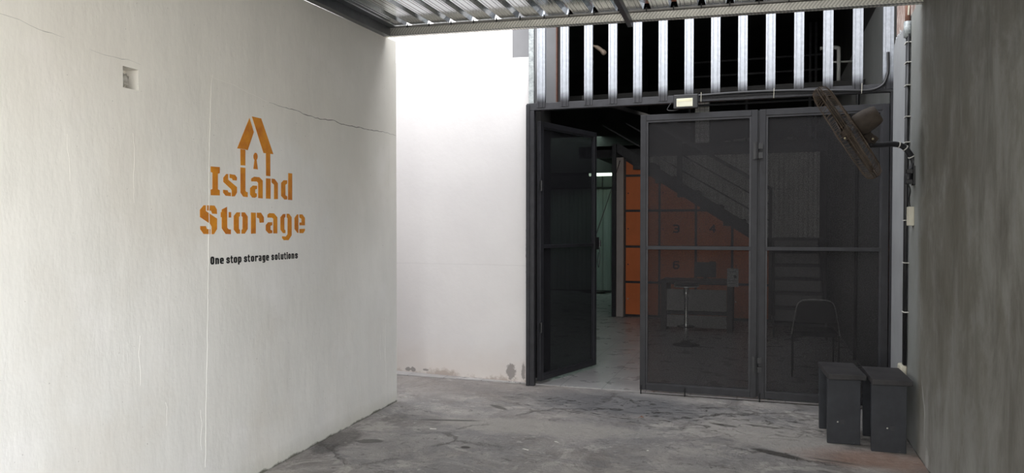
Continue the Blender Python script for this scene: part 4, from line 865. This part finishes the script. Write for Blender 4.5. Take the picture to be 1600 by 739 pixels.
# green lit corridor end
gd = thing('corridor_partition', (-4.3, 17.3, 0.008), 'green lit corrugated metal partition at the end of the corridor', 'partition')
bm = BM(); N = 220; X0, X1 = -5.4, -3.2; rows = []
for i in range(N+1):
    x = X0+(X1-X0)*i/N; y = 17.3+0.018*max(-0.6, min(0.6, math.sin(2*math.pi*x/0.20)*1.6)); rows.append((bm.verts.new((x, y, 0.02)), bm.verts.new((x, y, 2.42))))
for i in range(N): bm.faces.new([rows[i][0], rows[i+1][0], rows[i+1][1], rows[i][1]])
o = obj('sheet', bm, M['greenlit_sheet'], gd); sm = o.modifiers.new('s', 'SOLIDIFY'); sm.thickness = 0.002
bm = BM(); box(bm, -5.4, -3.2, 17.30, 17.34, 2.46, 2.74); obj('header_panel', bm, simple('green_lit_header', (0.17, 0.21, 0.19), 0.6), gd)  # the corridor light's green is mixed into this colour too
bm = BM(); box(bm, -5.4, -3.2, 17.27, 17.33, 2.42, 2.46); box(bm, -3.62, -3.60, 17.27, 17.30, 2.46, 2.74); box(bm, -3.83, -3.81, 17.25, 17.275, 0.02, 2.42); box(bm, -5.4, -3.2, 17.24, 17.33, 0.008, 0.03); obj('frame', bm, M['charcoal'], gd)
tb = thing('fluorescent_lamp', (-3.6, 17.0, 2.75), 'lit greenish white tube lamp above the corridor partition', 'lamp')
bm = BM(); tube(bm, [(-3.83, 16.86, 2.72), (-3.30, 16.86, 2.72)], 0.034, 12); obj('tube', bm, M['tube'], tb, smooth=True)
bm = BM(); box(bm, -3.86, -3.27, 16.87, 16.90, 2.74, 2.775); obj('fitting', bm, M['charcoal'], tb)
bm = BM(); bmesh.ops.create_icosphere(bm, subdivisions=3, radius=1.0)
for v in bm.verts:
    p = v.co.copy(); d_ = 1+0.5*mnoise.noise(p*2.5); v.co = Vector((-3.65+p.x*0.33*d_, 16.7+p.y*0.10, 0.008+0.03*(1+max(-1, p.z*d_))))
o = obj('cloth_heap', bm, M['darkwood'], None, smooth=True); tag(o, 'low dark heap on the tiles before the corridor partition', 'cloth')

# dark desk with pale panels, equipment box, bar stool and chrome chair behind the mesh
dk = thing('desk', (-0.93, 11.2, 0.008), 'dark desk with pale drawer fronts in front of the orange lockers', 'desk')
bm = BM(); box(bm, -1.44, -0.40, 10.98, 11.6, 0.70, 0.74); obj('desk_top', bm, M['darkwood'], dk, bevel=0.004)
for x_ in (-1.43, -0.50):
    bm = BM(); box(bm, x_, x_+0.08, 11.0, 11.58, 0.008, 0.70); obj('side_panel', bm, M['darkwood'], dk)
for (z0_, z1_) in ((0.30, 0.61), (0.06, 0.235)):
    bm = BM(); box(bm, -1.345, -0.505, 11.02, 11.045, z0_, z1_); obj('drawer_front', bm, M['paleboard'], dk, bevel=0.004)
bm = BM(); box(bm, -1.345, -0.505, 11.05, 11.5, 0.24, 0.29); obj('shelf', bm, M['darkwood'], dk)
mo = thing('monitor', (-0.80, 11.2, 0.74), 'dark box shaped monitor standing on the desk behind the notice', 'monitor')
bm = BM(); box(bm, -0.97, -0.66, 11.16, 11.20, 0.78, 1.0); obj('screen', bm, M['blackplastic'], mo, bevel=0.006)
bm = BM(); box(bm, -0.84, -0.79, 11.17, 11.21, 0.742, 0.79); box(bm, -0.90, -0.73, 11.12, 11.27, 0.74, 0.75); obj('stand', bm, M['blackplastic'], mo)
bs = thing('bar_stool', (-0.936, 9.68, 0.008), 'bar stool with dark round seat and chrome stem behind the mesh', 'bar stool')
Mb = Matrix.Translation((-0.936, 9.68, 0.008))
bm = BM(); lathe(bm, [(0.0, 0.745), (0.14, 0.745), (0.155, 0.76), (0.155, 0.785), (0.14, 0.80), (0.0, 0.80)], Mb); sq = obj('seat', bm, M['blackplastic'], bs, smooth=True)
bm = BM(); lathe(bm, [(0.150, 0.742), (0.158, 0.745), (0.158, 0.752), (0.150, 0.755)], Mb); obj('seat_ring', bm, M['chrome'], sq, smooth=True)
bm = BM(); lathe(bm, [(0.028, 0.02), (0.028, 0.30), (0.022, 0.31), (0.022, 0.60), (0.035, 0.62), (0.035, 0.74)], Mb, 16); obj('stem', bm, M['chrome'], bs, smooth=True)
bm = BM(); lathe(bm, [(0.0, 0.0), (0.17, 0.0), (0.17, 0.010), (0.08, 0.022), (0.03, 0.06), (0.0, 0.06)], Mb); obj('base', bm, M['blackplastic'], bs, smooth=True)
bm = BM(); tube(bm, [(-0.936+0.10*math.cos(a), 9.68+0.10*math.sin(a)-0.02, 0.25) for a in [2*math.pi*k/24 for k in range(25)]], 0.008, 6, False); obj('foot_ring', bm, M['blackplastic'], bs)
ch = thing('tube_chair', (0.49, 8.1, 0.008), 'dark chair with thin curved chrome back behind the fan side gate leaf', 'chair')
xa, xb, ya = 0.29, 0.68, 7.93
bm = BM(); tube(bm, curve([(xa-0.03, ya, 0.42), (xa+0.015, ya, 0.70), (xa+0.06, ya, 0.775), (xa+0.15, ya, 0.79), (xb-0.15, ya, 0.79), (xb-0.06, ya, 0.775), (xb-0.015, ya, 0.70), (xb+0.03, ya, 0.42)], 6), 0.005, 8); obj('back_frame', bm, M['chrome'], ch, smooth=True)
bm = BM(); prism(bm, curve([(xa+0.01, ya+0.004, 0.56), (xa+0.03, ya+0.004, 0.70), (xa+0.08, ya+0.004, 0.765), (xb-0.08, ya+0.004, 0.765), (xb-0.03, ya+0.004, 0.70), (xb-0.01, ya+0.004, 0.56)], 4), (0, 0.02, 0)); obj('backrest', bm, M['blackplastic'], ch)
bm = BM(); box(bm, xa, xb, ya, ya+0.42, 0.42, 0.47); obj('seat', bm, M['blackplastic'], ch, bevel=0.012)
for (x_, y_) in ((xa-0.02, ya), (xb+0.02, ya), (xa, ya+0.40), (xb, ya+0.40)):
    bm = BM(); tube(bm, [(x_, y_, 0.44), (x_, y_, 0.012)], 0.009, 8); obj('leg', bm, M['blackplastic'], ch)
bm = BM(); tube(bm, [(XR-0.03+0.04, 9.2, 0.01), (XR+0.02, 9.2, 3.4)], 0.018, 8); o = obj('wall_corner_line', bm, M['blackplastic'], None); tag(o, 'thin dark corner line running up the inner grey wall behind the fan', 'pipe')  # tube standing in for the dark line of a wall corner
